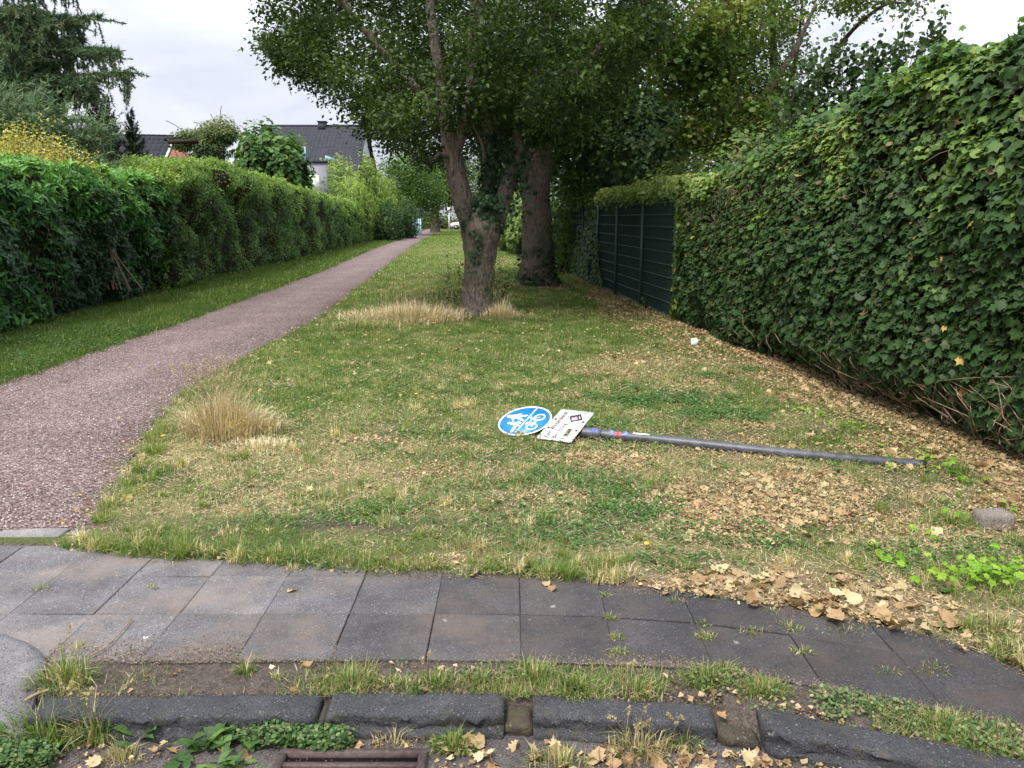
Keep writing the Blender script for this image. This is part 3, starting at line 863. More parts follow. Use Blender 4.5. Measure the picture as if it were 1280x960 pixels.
for ylo, yhi, dens, w, L in ((2.4, 4.2, 15000, .0038, .044), (4.2, 6.2, 11500, .0044, .046), (6.2, 8.6, 7600, .0056, .046), (8.6, 13, 4200, .0075, .048), (13, 22, 1700, .013, .055), (22, 45, 520, .026, .06), (45, 110, 90, .055, .09)):
    x, y = sample(ylo, yhi, dens)
    lit, clo, soil, straw = zones(x, y)
    keep = rng.random(len(x)) < (1 - .82 * lit) * (1 - .88 * soil) * (1 - .45 * clo) * (1 - .25 * straw)
    x, y, straw, lit, clo = x[keep], y[keep], straw[keep], lit[keep], clo[keep]
    n = len(x)
    fine = fbm(np.stack([x, y], -1) * 6, 91)
    col = pick(GREEN, n, .2, np.clip(fine * .9 + rng.normal(0, .18, n), 0, 1))
    dry = rng.random(n) < np.clip(.15 + .72 * straw + .3 * lit + 1.2 * (fine - .6), 0, .92)
    col[dry] = pick(STRAWC, dry.sum(), .2)
    clump = (.45 + 1.1 * fbm(np.stack([x, y], -1) * 3.4, 95)) * (1 + .6 * np.exp(-np.maximum(y - turf_edge(x), 0) / .25))
    l_ = L * clump * (rng.uniform(.45, 1.2, n) + .9 * rng.random(n) ** 6) * (1 - .25 * straw)
    Gv.append(blades(np.stack([x, y, lawn_z(x, y) - .003], -1), l_, w * rng.uniform(.7, 1.3, n), rng.uniform(.35, 1.35, n), col))
for ylo, yhi, dens, w, L in ((6, 10, 4200, .006, .075), (10, 15, 3200, .009, .085), (15, 26, 1500, .015, .09), (26, 50, 420, .03, .10), (50, 110, 90, .06, .12)):
    x, y = sample(ylo, yhi, dens, True)
    n = len(x)
    fine = fbm(np.stack([x, y], -1) * 4, 92)
    col = pick([(.04, .085, .014), (.075, .14, .022), (.12, .19, .035)], n, .2, np.clip(fine + rng.normal(0, .2, n), 0, 1))
    dry = rng.random(n) < .06; col[dry] = pick(STRAWC, dry.sum())
    l_ = L * (.4 + 1.1 * fine) * rng.uniform(.6, 1.3, n)
    Gv.append(blades(np.stack([x, y, lawn_z(x, y) - .003], -1), l_, w * rng.uniform(.7, 1.3, n), rng.uniform(.2, 1.1, n), col))
tag(build('lawn_grass', Gv, M_GRASS), 'short worn grass of the lawn, green mixed with straw', kind='stuff')

Cv = []
for ylo, yhi, dens, s_ in ((2.5, 5.2, 9000, .014), (5.2, 8.5, 5200, .018)):
    x, y = sample(ylo, yhi, dens)
    lit, clo, soil, straw = zones(x, y)
    k = rng.random(len(x)) < clo * .9 + .02
    x, y = x[k], y[k]; n = len(x)
    h_ = lawn_z(x, y) + rng.uniform(.005, .045, n)
    col = pick([(.043, .109, .026), (.080, .174, .043), (.131, .246, .065)], n, .2)
    Cv.append(scatter(CLOVER, np.stack([x, y, h_], -1), rng.normal(0, .38, (n, 3)) + [0, 0, 1], rng.normal(0, 1, (n, 3)) * [1, 1, .1], s_ * rng.uniform(.6, 1.4, n), col))
x, y = sample(6.5, 12, 260, True); n = len(x)
Cv.append(scatter(CLOVER, np.stack([x, y, rng.uniform(.03, .08, n)], -1), rng.normal(0, .4, (n, 3)) + [0, 0, 1], rng.normal(0, 1, (n, 3)) * [1, 1, .1], .03, pick([(.04, .09, .02), (.08, .15, .04)], n)))
for i in range(170):
    cy = 3.2 + 4.2 * rng.random() ** 1.4; cx = rng.uniform(-2.4, 2.8)
    if cx < float(path_r(cy)) + .05 or cx > float(hedge_x(cy)) - .15 or cy < float(turf_edge(cx)) + .02: continue
    m = rng.integers(5, 12); aa = np.linspace(0, 6.28, m, endpoint=False) + rng.normal(0, .3, m); el = rng.uniform(.1, .7, m)
    U = np.stack([np.cos(aa) * np.cos(el), np.sin(aa) * np.cos(el), np.sin(el)], -1)
    N = np.stack([-np.cos(aa) * np.sin(el), -np.sin(aa) * np.sin(el), np.cos(el)], -1) + rng.normal(0, .2, (m, 3))
    Cv.append(scatter(DOCK, np.tile([cx, cy, .006], (m, 1)), N, U, rng.uniform(.025, .055) * rng.uniform(.6, 1.2, m), pick([(.05, .11, .03), (.09, .18, .04), (.16, .25, .07)], m, .2)))
tag(build('clover_patch', Cv, M_LEAF), 'patches of small round dark green clover leaves in the lawn', kind='stuff')

DRYC = [(.11, .065, .032), (.26, .165, .080), (.41, .295, .158), (.52, .41, .245)]
DRY = [dry_leaf(s_) for s_ in range(8)]
Lv = []
for ylo, yhi, dens, s_ in ((2.6, 5.6, 9500, .013), (5.6, 9, 5200, .017), (9, 14, 2300, .026), (14, 24, 700, .04)):
    x, y = sample(ylo, yhi, dens)
    lit, clo, soil, straw = zones(x, y)
    k = rng.random(len(x)) < lit ** 1.4 * .75 + .03
    x, y = x[k], y[k]; n = len(x)
    Lv.append(scatter(CHIP, np.stack([x, y, lawn_z(x, y) + rng.uniform(.0, .02, n)], -1), rng.normal(0, .45, (n, 3)) + [0, 0, 1], rng.normal(0, 1, (n, 3)) * [1, 1, .25], s_ * rng.uniform(.5, 1.7, n), pick(DRYC, n, .25, np.clip(rng.normal(.6, .25, n), 0, 1))))
for ylo, yhi, dens, smin, smax in ((2.6, 6, 520, .03, .07), (6, 10, 260, .04, .075), (10, 15, 90, .05, .08)):
    x, y = sample(ylo, yhi, dens)
    lit, clo, soil, straw = zones(x, y)
    w_ = .6 * np.clip(lit, 0, 1) ** 2 * np.clip((x + .8) / 2.5, .12, 1) + .012
    k = rng.random(len(x)) < w_
    x, y = x[k], y[k]
    for v_ in range(8):
        q = slice(v_, None, 8); n = len(x[q])
        if n: Lv.append(scatter(DRY[v_], np.stack([x[q], y[q], lawn_z(x[q], y[q]) + rng.uniform(.0, .02, n)], -1), rng.normal(0, .35, (n, 3)) + [0, 0, 1], rng.normal(0, 1, (n, 3)) * [1, 1, .2], rng.uniform(smin, smax, n), pick(DRYC, n, .2, np.clip(rng.normal(.62, .22, n), 0, 1))))
tag(build('leaf_litter', Lv, M_DRY), 'crumbled tan leaf litter spread over the lawn beside the ivy hedge', kind='stuff')

# soil crumbs and grit in the strip between slabs and kerb, and in the gutter
n = 26000
x = rng.uniform(-1.7, 2.0, n); t = rng.random(n)
ky = kerb_y(x)
in_strip = rng.random(n) < .55
y = np.where(in_strip, ky + .005 + .24 * t, ky - .14 - .42 * t)
zz_ = np.where(in_strip, -.012, -.082)
k = (x > -1.55) | ~in_strip
x, y, zz_ = x[k], y[k], zz_[k]; n = len(x); az = rng.uniform(0, 6.28, n)
tag(build('grit', [scatter(grain, np.stack([x, y, zz_], -1), np.tile([0, 0, 1.], (n, 1)) + rng.normal(0, .3, (n, 3)), np.stack([np.cos(az), np.sin(az), 0 * az], -1), .003 + .009 * rng.random(n) ** 3, pick([(.06, .04, .03), (.14, .10, .075), (.24, .18, .14)], n, .3))], M_DRY),
    'crumbs of soil and grit along both sides of the kerb', kind='stuff')
n = 34000
x = rng.uniform(-1.75, 2.1, n); far_side = rng.random(n) < .35
y = np.where(far_side, turf_edge(x) - np.abs(rng.normal(0, .05, n)) + .02, kerb_y(x) + .21 + np.abs(rng.normal(0, .055, n)) * np.interp(x, [-1.7, -.2, .4], [1.9, .8, .6]))
k = rng.random(n) < np.clip((fbm(np.stack([x * 2.5, y * 2.5], -1), 111) - .30) * 3, 0.05, 1); x, y = x[k], y[k]; n = len(x); az = rng.uniform(0, 6.28, n)
tag(build('spilled_soil', [scatter(grain, np.stack([x, y, np.full(n, -.001)], -1), np.tile([0, 0, 1.], (n, 1)) + rng.normal(0, .3, (n, 3)), np.stack([np.cos(az), np.sin(az), 0 * az], -1), .003 + .006 * rng.random(n) ** 2, pick([(.07, .052, .04), (.14, .11, .085), (.24, .19, .15)], n, .3))], M_DRY), 'soil crumbs spilled over the edges of the slabs', kind='stuff')
n = 420
y = 4.0 + 9 * rng.random(n) ** 1.5; s_ = rng.random(n) < .6; e_ = np.abs(rng.normal(0, .22, n))
x = np.where(s_, path_r(y) - e_, path_l(y) + e_)
tag(build('stray_leaf_bits', [scatter(CHIP, np.stack([x, y, np.full(n, .018)], -1), rng.normal(0, .4, (n, 3)) + [0, 0, 1], rng.normal(0, 1, (n, 3)) * [1, 1, .3], .012 * rng.uniform(.5, 2.2, n), pick(DRYC, n, .25))], M_DRY), 'stray dry leaf bits along the edges of the gravel path', kind='stuff')
n = 60000
x = rng.uniform(-1.62, 2.3, n); t = rng.random(n); ky = kerb_y(x)
y = ky + .004 + .20 * t
dens = np.clip((fbm(np.stack([x * 4.6, y * 4.6], -1), 101) - .47) * 7, 0, 1) * np.clip((x + .95) / .5, .15, 1) * (1 - .6 * t)
k = rng.random(n) < dens * .5
x, y = x[k], y[k]; n = len(x)
col = pick(GREEN, n, .2); dry = rng.random(n) < .33; col[dry] = pick(STRAWC, dry.sum())
tag(build('verge_grass', [blades(np.stack([x, y, np.full(n, -.012)], -1), rng.uniform(.015, .06, n) * (.5 + fbm(np.stack([x * 9, y * 9], -1), 103)), .0028 * rng.uniform(.7, 1.5, n), rng.uniform(.3, 1.5, n), col)], M_GRASS), 'thin band of short grass sprouting between kerb and slabs', kind='stuff')

n = 9000
x = rng.uniform(-.7, 2.1, n); t = rng.random(n); y = kerb_y(x) + .005 + .2 * t
k = rng.random(n) < np.clip((fbm(np.stack([x * 5, y * 5], -1), 107) - .55) * 7, 0, 1); x, y = x[k], y[k]; n = len(x)
tag(build('verge_clover', [scatter(CLOVER, np.stack([x, y, rng.uniform(-.006, .03, n)], -1), rng.normal(0, .45, (n, 3)) + [0, -.2, 1], rng.normal(0, 1, (n, 3)) * [1, 1, .2], .0085 * rng.uniform(.5, 1.7, n), pick([(.05, .10, .03), (.10, .18, .05), (.19, .25, .09), (.28, .20, .12)], n, .25))], M_LEAF), 'small weeds and clover between kerb and slabs', kind='stuff')
n = 2600
x = rng.uniform(-1.5, 2.1, n); t = rng.random(n); gut = rng.random(n) < .80
y = np.where(gut, kerb_y(x) - .14 - .30 * t ** 1.5, kerb_y(x) + .01 + .2 * t)
k = (rng.random(n) < np.clip((fbm(np.stack([x * 3, y * 3], -1), 109) - .38) * 5, 0, 1)) & ~((x > -.74) & (x < -.27) & (y < 2.28)) & (rng.random(n) < np.clip((x + 1.4) / 1.5, .25, 1)); x, y, gut = x[k], y[k], gut[k]; n = len(x)
tag(build('leaf_crumbs', [scatter(CHIP, np.stack([x, y, np.where(gut, -.078, -.006) + .01 * rng.random(n)], -1), rng.normal(0, .5, (n, 3)) + [0, 0, 1], rng.normal(0, 1, (n, 3)) * [1, 1, .3], .013 * rng.uniform(.5, 2.1, n), pick(DRYC, n, .25))], M_DRY), 'crumbled dry leaf bits along the kerb and in the gutter', kind='stuff')

# ------------------------------------------------------------------ tufts and weeds
def tuft(p, z, rad, n, L, label, group=None, cols=GREEN, dry=.25, name='grass_tuft', w=.0042, seeds=0, cat='grass tuft', lean=.9, mat=None):
    a_ = rng.uniform(0, 6.28, n); r_ = rad * rng.random(n) ** .7 * (.55 + .9 * fbm(np.stack([np.cos(a_), np.sin(a_)], -1) * 1.7 + p[0] * 5, 7))
    P = np.stack([p[0] + r_ * np.cos(a_) * 1.25, p[1] + r_ * np.sin(a_) * .75, np.full(n, z - .004)], -1)
    az_ = a_ + rng.normal(0, .8, n)
    c = pick(cols, n, .2); d_ = rng.random(n) < dry; c[d_] = pick(STRAWC, d_.sum())
    l_ = L * (rng.uniform(.3, 1.0, n) + .5 * rng.random(n) ** 4) * (1.1 - .45 * r_ / rad)
    parts = [blades(P, l_, w * rng.uniform(.7, 1.25, n), np.clip(rng.normal(.55, .38, n) * lean + .45 * r_ / rad, .05, 1.35), c, 2, az_)]
    for _ in range(seeds):
        q = np.array([p[0] + rng.normal(0, rad * .5), p[1] + rng.normal(0, rad * .3), z]); h_ = L * rng.uniform(1.1, 1.7); t_ = rng.normal(0, .25, 2) * h_
        pts = curve(np.array([q, q + [t_[0] * .3, t_[1] * .3, h_ * .55], q + [t_[0], t_[1], h_]]), 7)
        cs = np.array([.36, .30, .17]) * rng.uniform(.8, 1.2)
        V, T = tube(pts, np.linspace(.0013, .0007, 7), 3, cap=False); parts.append((V, T, cs))
        m = 16; s0 = pts[-1] + (pts[-1] - pts[-2]) * rng.uniform(-1.1, .2, (m, 1))
        parts.append(scatter(OVAL, s0, rng.normal(0, 1, (m, 3)), unit(pts[-1] - pts[-2]) + rng.normal(0, .35, (m, 3)), .013, np.broadcast_to(cs * 1.15, (m, 3))))
    o = build(name, parts, mat or M_GRASS)
    return tag(o, label, cat, group)

def rosette(p, z, n, L, label, tm=DOCK, cols=((.04, .09, .025), (.075, .15, .04), (.12, .20, .05)), group=None, name='weed_plant', cat='weed', lift_=.45, stalk=0.0, spread=.02, width=1.0, mat=None):
    """leafy weed: every big leaf is a part"""
    e = empty(name, (p[0], p[1], z), label, cat, group)
    for i in range(n):
        az_ = 6.283 * i / n + rng.normal(0, .35); el = np.clip(rng.normal(lift_, .22), .02, 1.05)
        d_ = np.array([math.cos(az_) * math.cos(el), math.sin(az_) * math.cos(el), math.sin(el)])
        b_ = np.array([p[0] + rng.normal(0, spread), p[1] + rng.normal(0, spread), z + .004])
        tip = b_
        parts = []
        c_ = pick(cols, 1, .15)
        if stalk:
            sl = stalk * rng.uniform(.5, 1.2); pts = curve(np.array([b_, b_ + [d_[0] * sl * .3, d_[1] * sl * .3, sl * .7], b_ + [d_[0] * sl * .7, d_[1] * sl * .7, sl]]), 5)
            V, T = tube(pts, .0016, 4, cap=False); parts.append((V, T, c_[0] * 1.1)); tip = pts[-1]
            N0 = np.array([[rng.normal(0, .35), rng.normal(-.15, .35), 1.]]); U0 = np.array([[d_[0], d_[1], 0]])
        else:
            N0 = np.array([[-d_[0] * math.sin(el), -d_[1] * math.sin(el), math.cos(el)]]) + rng.normal(0, .25, (1, 3)); U0 = d_[None]
        parts.append(scatter(tm, tip[None], N0, U0, L * rng.uniform(.55, 1.15), c_))
        build('leaf', parts, mat or M_LEAF, e)
    return e

# grass tufts, each with its own place
KG = 'grass tufts growing along the back of the kerb'
JG = 'thin weeds growing in the slab joints'
tuft((-1.578,2.555), -.02, .085, 420, .13, 'large grass tuft at the edge of the pale asphalt apron, dry blades at its foot', dry=.35, seeds=1)
tuft((-1.649,2.758), -.02, .06, 160, .06, 'low withered tuft just behind the large tuft beside the pale apron', dry=.8)
tuft((-0.964,2.616), -.012, .028, 90, .085, 'small upright tuft standing alone behind the leftmost kerb stone')
tuft((-0.841,2.58), -.012, .02, 30, .05, 'tiny yellow tuft beside the small upright tuft behind the kerb', dry=.6)
for i, (px_, rad, n, L, lb, dr) in enumerate([
    ((440,852), .085, 420, .075, 'dense low tuft at the joint of the first and second kerb stone', .25),
    ((500,856), .07, 260, .06, 'low grass tuft behind the left half of the second kerb stone', .3),
    ((548,852), .075, 330, .075, 'grass tuft with upright seed stalks behind the middle of the second kerb stone', .3),
    ((600,852), .065, 260, .07, 'grass tuft behind the right end of the second kerb stone', .35),
    ((668,845), .09, 420, .085, 'bushy tuft behind the mossy gap between second and third kerb stone', .3),
    ((722,858), .08, 420, .075, 'bushy green tuft behind the left end of the third kerb stone', .2),
    ((800,862), .07, 280, .07, 'grass tuft mixed with dry stems behind the middle of the third kerb stone', .45),
    ((880,850), .075, 340, .085, 'tall fresh tuft behind the low broken kerb stone', .2),
    ((905,838), .05, 150, .07, 'pale tuft at the slab edge above the broken kerb stone', .4),
    ((955,862), .08, 380, .07, 'dense tuft behind the left end of the long right kerb stone', .2),
    ((1180,905), .08, 330, .075, 'grass tuft behind the long right kerb stone near the picture edge', .3),
    ((1225,930), .08, 300, .06, 'low flat tuft at the right end of the kerb', .3)]):
    tuft({440: (-0.564,2.545), 500: (-0.392,2.525), 548: (-0.259,2.545), 600: (-0.113,2.545), 668: (0.08,2.58), 722: (0.229,2.516), 800: (0.443,2.496), 880: (0.679,2.555), 905: (0.765,2.616), 955: (0.873,2.496), 1180: (1.394,2.304), 1225: (1.453,2.204)}[px_[0]], -.014, rad, n, L, lb, KG, dry=dr, seeds=2 if i in (2, 6) else 0)
for q, n, rad, lb in [((0.404,3.196), 26, .02, 'topmost of the weeds in the joint between two middle slabs'), ((0.402,3.006), 34, .02, 'second weed down in the joint between two middle slabs'), ((0.405,2.847), 34, .02, 'third weed down in the joint between two middle slabs'), ((0.4,2.741), 46, .026, 'lowest and thickest weed in the joint between two middle slabs'),
                      ((0.762,2.859), 50, .028, 'star shaped weed on the slabs above the broken kerb stone'), ((0.698,3.145), 20, .03, 'few pale blades in a joint near the turf edge'), ((1.077,3.053), 30, .025, 'upper weed of the joint running down to the long right kerb stone'),
                      ((1.099,2.921), 60, .045, 'flat sprawling weed where two joints of the right slabs meet'), ((0.946,2.89), 30, .05, 'thin trailing weed left of the sprawling weed on the right slabs'), ((1.093,2.741), 30, .03, 'lower weed of the joint running down to the long right kerb stone'), ((1.33,2.902), 26, .06, 'thin trailing weed at the turf edge right of the sprawling weed'),
                      ((1.352,2.606), 18, .03, 'sparse weed at the left end of the horizontal joint at the right'), ((1.536,2.627), 34, .06, 'dry weed lying along the horizontal joint at the right'), ((0.772,2.953), 14, .02, 'tiny weed above the star shaped weed'), ((-1.595,3.272), 24, .02, 'small tuft in a joint of the pale left slabs'), ((-2.065,3.272), 26, .03, 'dry brownish tuft in the slab joint at the far left'), ((-1.78,3.377), 10, .015, 'tiny sprout in the row joint of the left slabs')]:
    tuft(q, -.004, rad * 1.25, int(n * 1.9), .042, lb, JG, dry=.4, lean=1.5, name='joint_weed', cat='weed')
EG = 'tufts along the ragged edge of the turf'
for q, n, rad, L, lb, dr in [((-1.981,3.882), 200, .07, .06, 'green tuft at the corner where turf, gravel and edging meet', .25), ((-1.355,3.68), 260, .055, .09, 'upright green tuft on the turf edge above the left slabs', .15), ((-1.021,3.461), 70, .04, .05, 'withered straw tuft drooping over the slab edge at the left', .95),
                             ((-0.195,3.661), 160, .06, .13, 'dry straw tuft with long arching stems on the turf edge', .8), ((-0.755,4.203), 260, .08, .07, 'green tuft in the turf behind the bare soil patch', .1), ((-1.254,4.083), 140, .07, .05, 'low tuft left of the bare soil patch', .2), ((0.274,3.549), 200, .07, .065, 'leafy green tuft on the turf edge in the middle', .1),
                             ((0.079,3.68), 180, .08, .08, 'half dry tuft on the turf edge left of the leafy green one', .5), ((0.491,3.522), 200, .08, .07, 'green tuft on the turf edge right of the leafy one', .2), ((0.775,3.435), 260, .10, .07, 'broad green tuft where the turf edge starts to bend', .2), ((1.095,3.522), 260, .10, .07, 'green tuft left of the leaf pile', .2),
                             ((2.347,4.025), 420, .14, .10, 'arching grass clump in front of the stone block', .2), ((1.893,2.89), 380, .11, .10, 'straw coloured tuft at the right end of the pavement', .55), ((1.866,2.741), 260, .09, .08, 'tuft at the right picture edge beside the pavement', .35), ((1.98,3.969), 200, .12, .05, 'dark grass patch left of the stone block', .15)]:
    tuft(q, 0, rad, n, L, lb, EG, dry=dr)
tuft((-2.173,5.85), 0, .27, 1900, .35, 'big clump of tall straw coloured dry grass on the path edge', cols=HAY, dry=.1, name='dry_grass_clump', mat=M_DRY, w=.0062, seeds=130, lean=.5)
tuft((-1.759,5.463), 0, .26, 500, .09, 'lower dry grass trailing off right of the big straw clump', cols=HAY, dry=.1, name='dry_grass_clump', mat=M_DRY, w=.0042, seeds=8, lean=.8)
tuft((-1.634,12.708), 0, .85, 2600, .34, 'wide clump of tall pale grass left of the front tree trunk', cols=HAY, dry=.15, name='tall_grass_clump', mat=M_DRY, w=.008, seeds=110, lean=.7)
tuft((-0.183,13.021), 0, .22, 700, .28, 'narrow clump of tall pale grass right of the front tree trunk', cols=HAY, dry=.1, name='tall_grass_clump', mat=M_DRY, w=.009, seeds=18, lean=.5)
tuft((-2.191,11.763), 0, .55, 900, .16, 'thin greenish tall grass left of the wide pale clump', cols=GREEN[1:], dry=.35, name='tall_grass_clump', mat=M_DRY, w=.008, seeds=14, lean=.6)
# gutter plants
GZ = -.085
tuft((-1.529,2.342), GZ, .10, 420, .16, 'long bladed grass tuft in the gutter at the bottom left corner', dry=.15)
tuft((-1.376,2.342), GZ, .06, 240, .15, 'arching tuft with pale seed stalks in the gutter left of the dock plant', dry=.35, seeds=9)
tuft((-1.244,2.242), GZ, .05, 120, .08, 'bleached dry tuft in the gutter left of the dock plant', dry=.95)
tuft((-0.187,2.301), GZ, .055, 360, .075, 'bright green tuft in the gutter below the second kerb stone', dry=.1)
tuft((0.151,2.212), GZ, .08, 200, .09, 'dry mixed tuft in the gutter at the bottom edge', dry=.65)
tuft((0.412,2.281), GZ, .10, 260, .10, 'straggly dry stems in the gutter below the third kerb stone', dry=.8, seeds=6)
tuft((0.562,2.321), GZ, .06, 220, .07, 'green and straw tuft in the gutter below the broken kerb stone', dry=.4, seeds=4)
tuft((-0.392,2.321), GZ, .05, 60, .08, 'few dry stems beside the storm drain', dry=1.0)
rosette((-1.596,2.321), GZ, 26, .075, 'broad leaved green weed in the gutter at the bottom left corner', spread=.06)
rosette((-1.509,2.427), GZ, 18, .08, 'dense leafy weed behind the long bladed tuft at the bottom left', spread=.06, lift_=.7)
rosette((-1.686,2.427), GZ, 16, .08, 'leafy weed at the left picture edge against the asphalt apron', spread=.05, lift_=.7)
rosette((-1.115,2.427), GZ, 14, .085, 'upright leafy weed touching the left kerb stone left of the large dock', spread=.03, lift_=.8)
rosette((-1.252,2.342), GZ, 8, .09, 'small leafy weed against the left kerb stone beside seed stalks', lift_=.9, spread=.025)
rosette((-0.989,2.321), GZ, 30, .105, 'large dock plant with long pointed leaves below the left kerb stone', spread=.05, lift_=.55)
rosette((-0.857,2.223), GZ, 16, .075, 'smaller dock rosette in front of the large dock plant', spread=.03)
rosette((1.079,2.242), GZ, 16, .085, 'broad leaved weed below the long right kerb stone', spread=.03, lift_=.6)
rosette((1.201,2.205), GZ, 7, .05, 'small weed beside the broad leaved one under the right kerb stone', spread=.02, lift_=.6)
rosette((1.427,2.223), -.012, 12, .06, 'dandelion like rosette behind the right end of the kerb', spread=.03)
rosette((1.075,2.413), -.012, 16, .045, 'grey green rosette behind the long right kerb stone', cols=((.06, .11, .05), (.10, .17, .08)), spread=.05)
rosette((0.213,2.565), -.012, 10, .05, 'small leafy weed inside the bushy tuft behind the third kerb stone', spread=.03)
rosette((1.173,2.39), -.012, 9, .045, 'small rosette beside the grey green one behind the kerb', spread=.03)
for q, n, lb in (((-0.77,2.362), 2200, 'dense clover mat in the gutter right of the large dock plant'), ((-0.61,2.301), 700, 'sparse clover runner reaching the storm drain'), ((-1.55,2.223), 1100, 'clover mat at the bottom left corner'), ((0.604,2.427), 300, 'small round clover in the gutter right of the third kerb stone')):
    a_ = rng.uniform(0, 6.28, n); r_ = .13 * np.sqrt(rng.random(n)) * (n / 2200) ** .4 * (.75 + .5 * fbm(np.stack([np.cos(a_), np.sin(a_)], -1) * 2 + q[0] * 7, 3))
    P = np.stack([q[0] + 1.2 * r_ * np.cos(a_), q[1] + .6 * r_ * np.sin(a_), GZ + rng.uniform(.012, .07, n) * (1 - 2.5 * r_)], -1)
    tag(build('clover', [scatter(CLOVER, P, rng.normal(0, .4, (n, 3)) + [0, -.1, 1], rng.normal(0, 1, (n, 3)) * [1, 1, .1], .0115 * rng.uniform(.5, 1.5, n), pick([(.03, .07, .02), (.06, .13, .035), (.11, .19, .06), (.20, .22, .09)], n, .25))], M_LEAF), lb, 'clover')
# bright young ivy plants on the ground at the right
IG = 'bright young ivy plants on the ground beside the hedge'
YC = ((.13, .26, .02), (.20, .36, .03), (.28, .42, .05))
for q, n, L, lb in [((1.924,3.272), 26, .045, 'left part of the lush lime green ivy beside the leaf pile'), ((2.065,3.272), 34, .048, 'tallest lime green ivy plant at the right of the leaf pile'), ((2.255,3.352), 22, .045, 'lime green ivy at the right picture edge'), ((1.812,3.522), 7, .06, 'two big lime leaves left of the lush ivy'), ((1.791,3.661), 5, .045, 'small lime sprout left of the big lime leaves'),
                    ((2.094,3.861), 6, .04, 'small sprout below the arching grass clump'), ((2.751,5.176), 14, .05, 'lime ivy around the end of the grey post'), ((2.52,5.087), 12, .045, 'lime ivy in front of the last bit of the grey post'), ((2.775,4.916), 12, .05, 'lime ivy just beyond the end of the grey post'), ((2.61,6.014), 14, .045, 'lime ivy behind the right part of the grey post'),
                    ((2.458,6.453), 14, .045, 'lime ivy at the hedge foot left of the post end'), ((2.797,4.68), 9, .045, 'lime ivy between post end and stone block'), ((2.443,4.083), 5, .04, 'sprig of ivy left of the stone block'), ((2.762,4.203), 6, .045, 'sprig of ivy right of the stone block'), ((2.582,5.463), 8, .04, 'sprig of lime ivy touching the grey post')]:
    rosette(q, 0, n, L, lb, ROUND if L > .05 else IVY, YC, IG, 'young_ivy', 'ivy plant', stalk=.085 if n > 20 else .035, spread=.075 if n > 10 else .04)

# yellow flowers in the lawn
for q, lb in (((-1.003,6.988), 'left tiny yellow flower in the lawn left of the blue disc'), ((-0.868,7.053), 'middle tiny yellow flower in the lawn left of the blue disc'), ((-0.711,6.925), 'right tiny yellow flower in the lawn left of the blue disc'), ((0.653,3.661), 'yellow dandelion flower on the turf edge left of the leaf pile'), ((-2.551,5.629), 'tiny yellow flower on the path edge left of the straw clump')):
    e = empty('flower', (q[0], q[1], 0), lb, 'flower', 'tiny yellow flowers in the turf')
    build('stem', [tube(np.array([[q[0], q[1], 0], [q[0] + .004, q[1], .045]]), .0012, 4) + ((.08, .13, .03),)], M_LEAF, e)
    m = 9; aa = np.linspace(0, 6.28, m, endpoint=False)
    build('petals', [scatter(OVAL, np.tile([q[0] + .004, q[1], .046], (m, 1)), np.tile([0, -.3, 1.], (m, 1)), np.stack([np.cos(aa), np.sin(aa), .2 + 0 * aa], -1), .015, np.tile([.75, .52, .02], (m, 1)))], M_LEAF, e)

# stone block and crumpled tissue
g = np.random.default_rng(5)
def lump(c, rx, ry, rz, seed, amp, sq=3.0, nu=28, nv=16):
    u_ = np.linspace(0, 2 * np.pi, nu, endpoint=False); v_ = np.linspace(-np.pi / 2, np.pi / 2, nv)
    U_, V_ = np.meshgrid(u_, v_)
    d_ = np.stack([np.cos(V_) * np.cos(U_), np.cos(V_) * np.sin(U_), np.sin(V_)], -1)
    d_ = d_ / (np.abs(d_) ** sq).sum(-1, keepdims=True) ** (1 / sq)
    d_ = d_ * (1 + amp * (fbm(d_ * 3, seed) - .5)[..., None] * 2)
    P = (d_ * np.array([rx, ry, rz])).reshape(-1, 3) + np.array(c)
    i_ = np.arange(nv - 1)[:, None] * nu; j_ = np.arange(nu)[None]; k_ = (j_ + 1) % nu
    T = np.concatenate([np.stack([i_ + j_, i_ + k_, i_ + nu + k_], -1).reshape(-1, 3), np.stack([i_ + j_, i_ + nu + k_, i_ + nu + j_], -1).reshape(-1, 3)])
    return P, T
q = (2.54,3.992)
o = build('stone_block', [lump((q[0], q[1], .034), .088, .058, .052, 3, .07, 9)], M_EDGE)
o.data.materials.clear(); o.data.materials.append(stone_mat('weathered_block', (.12, .095, .08), (.40, .35, .30), .3, 1.0))
tag(o, 'small weathered grey brown stone block in the litter at the right', 'stone')
q = (2.329,10.1)
tag(build('crumpled_tissue', [lump((q[0], q[1], .045), .05, .045, .05, 8, .35, 2.2, 22, 12)], M_WHITE), 'crumpled white paper ball lying in the litter near the hedge', 'litter')
# bone coloured twig on the slabs and dry stems
for pts, lb in (([(-1.566,2.686), (-1.534,2.77), (-1.537,2.973)], 'long thin dry stem lying across the left slabs'), ([(-1.634,2.413), (-1.621,2.449), (-1.59,2.477)], 'short pale stick on the asphalt apron')):
    tag(build('fallen_twig', [tube(curve(np.array([[a_, b_, .012] for a_, b_ in pts]), 8), .0028 if lb[0] == 'l' else .006, 5) + ((1.5, 1.5, 1.4),)], M_TWIG), lb, 'twig')

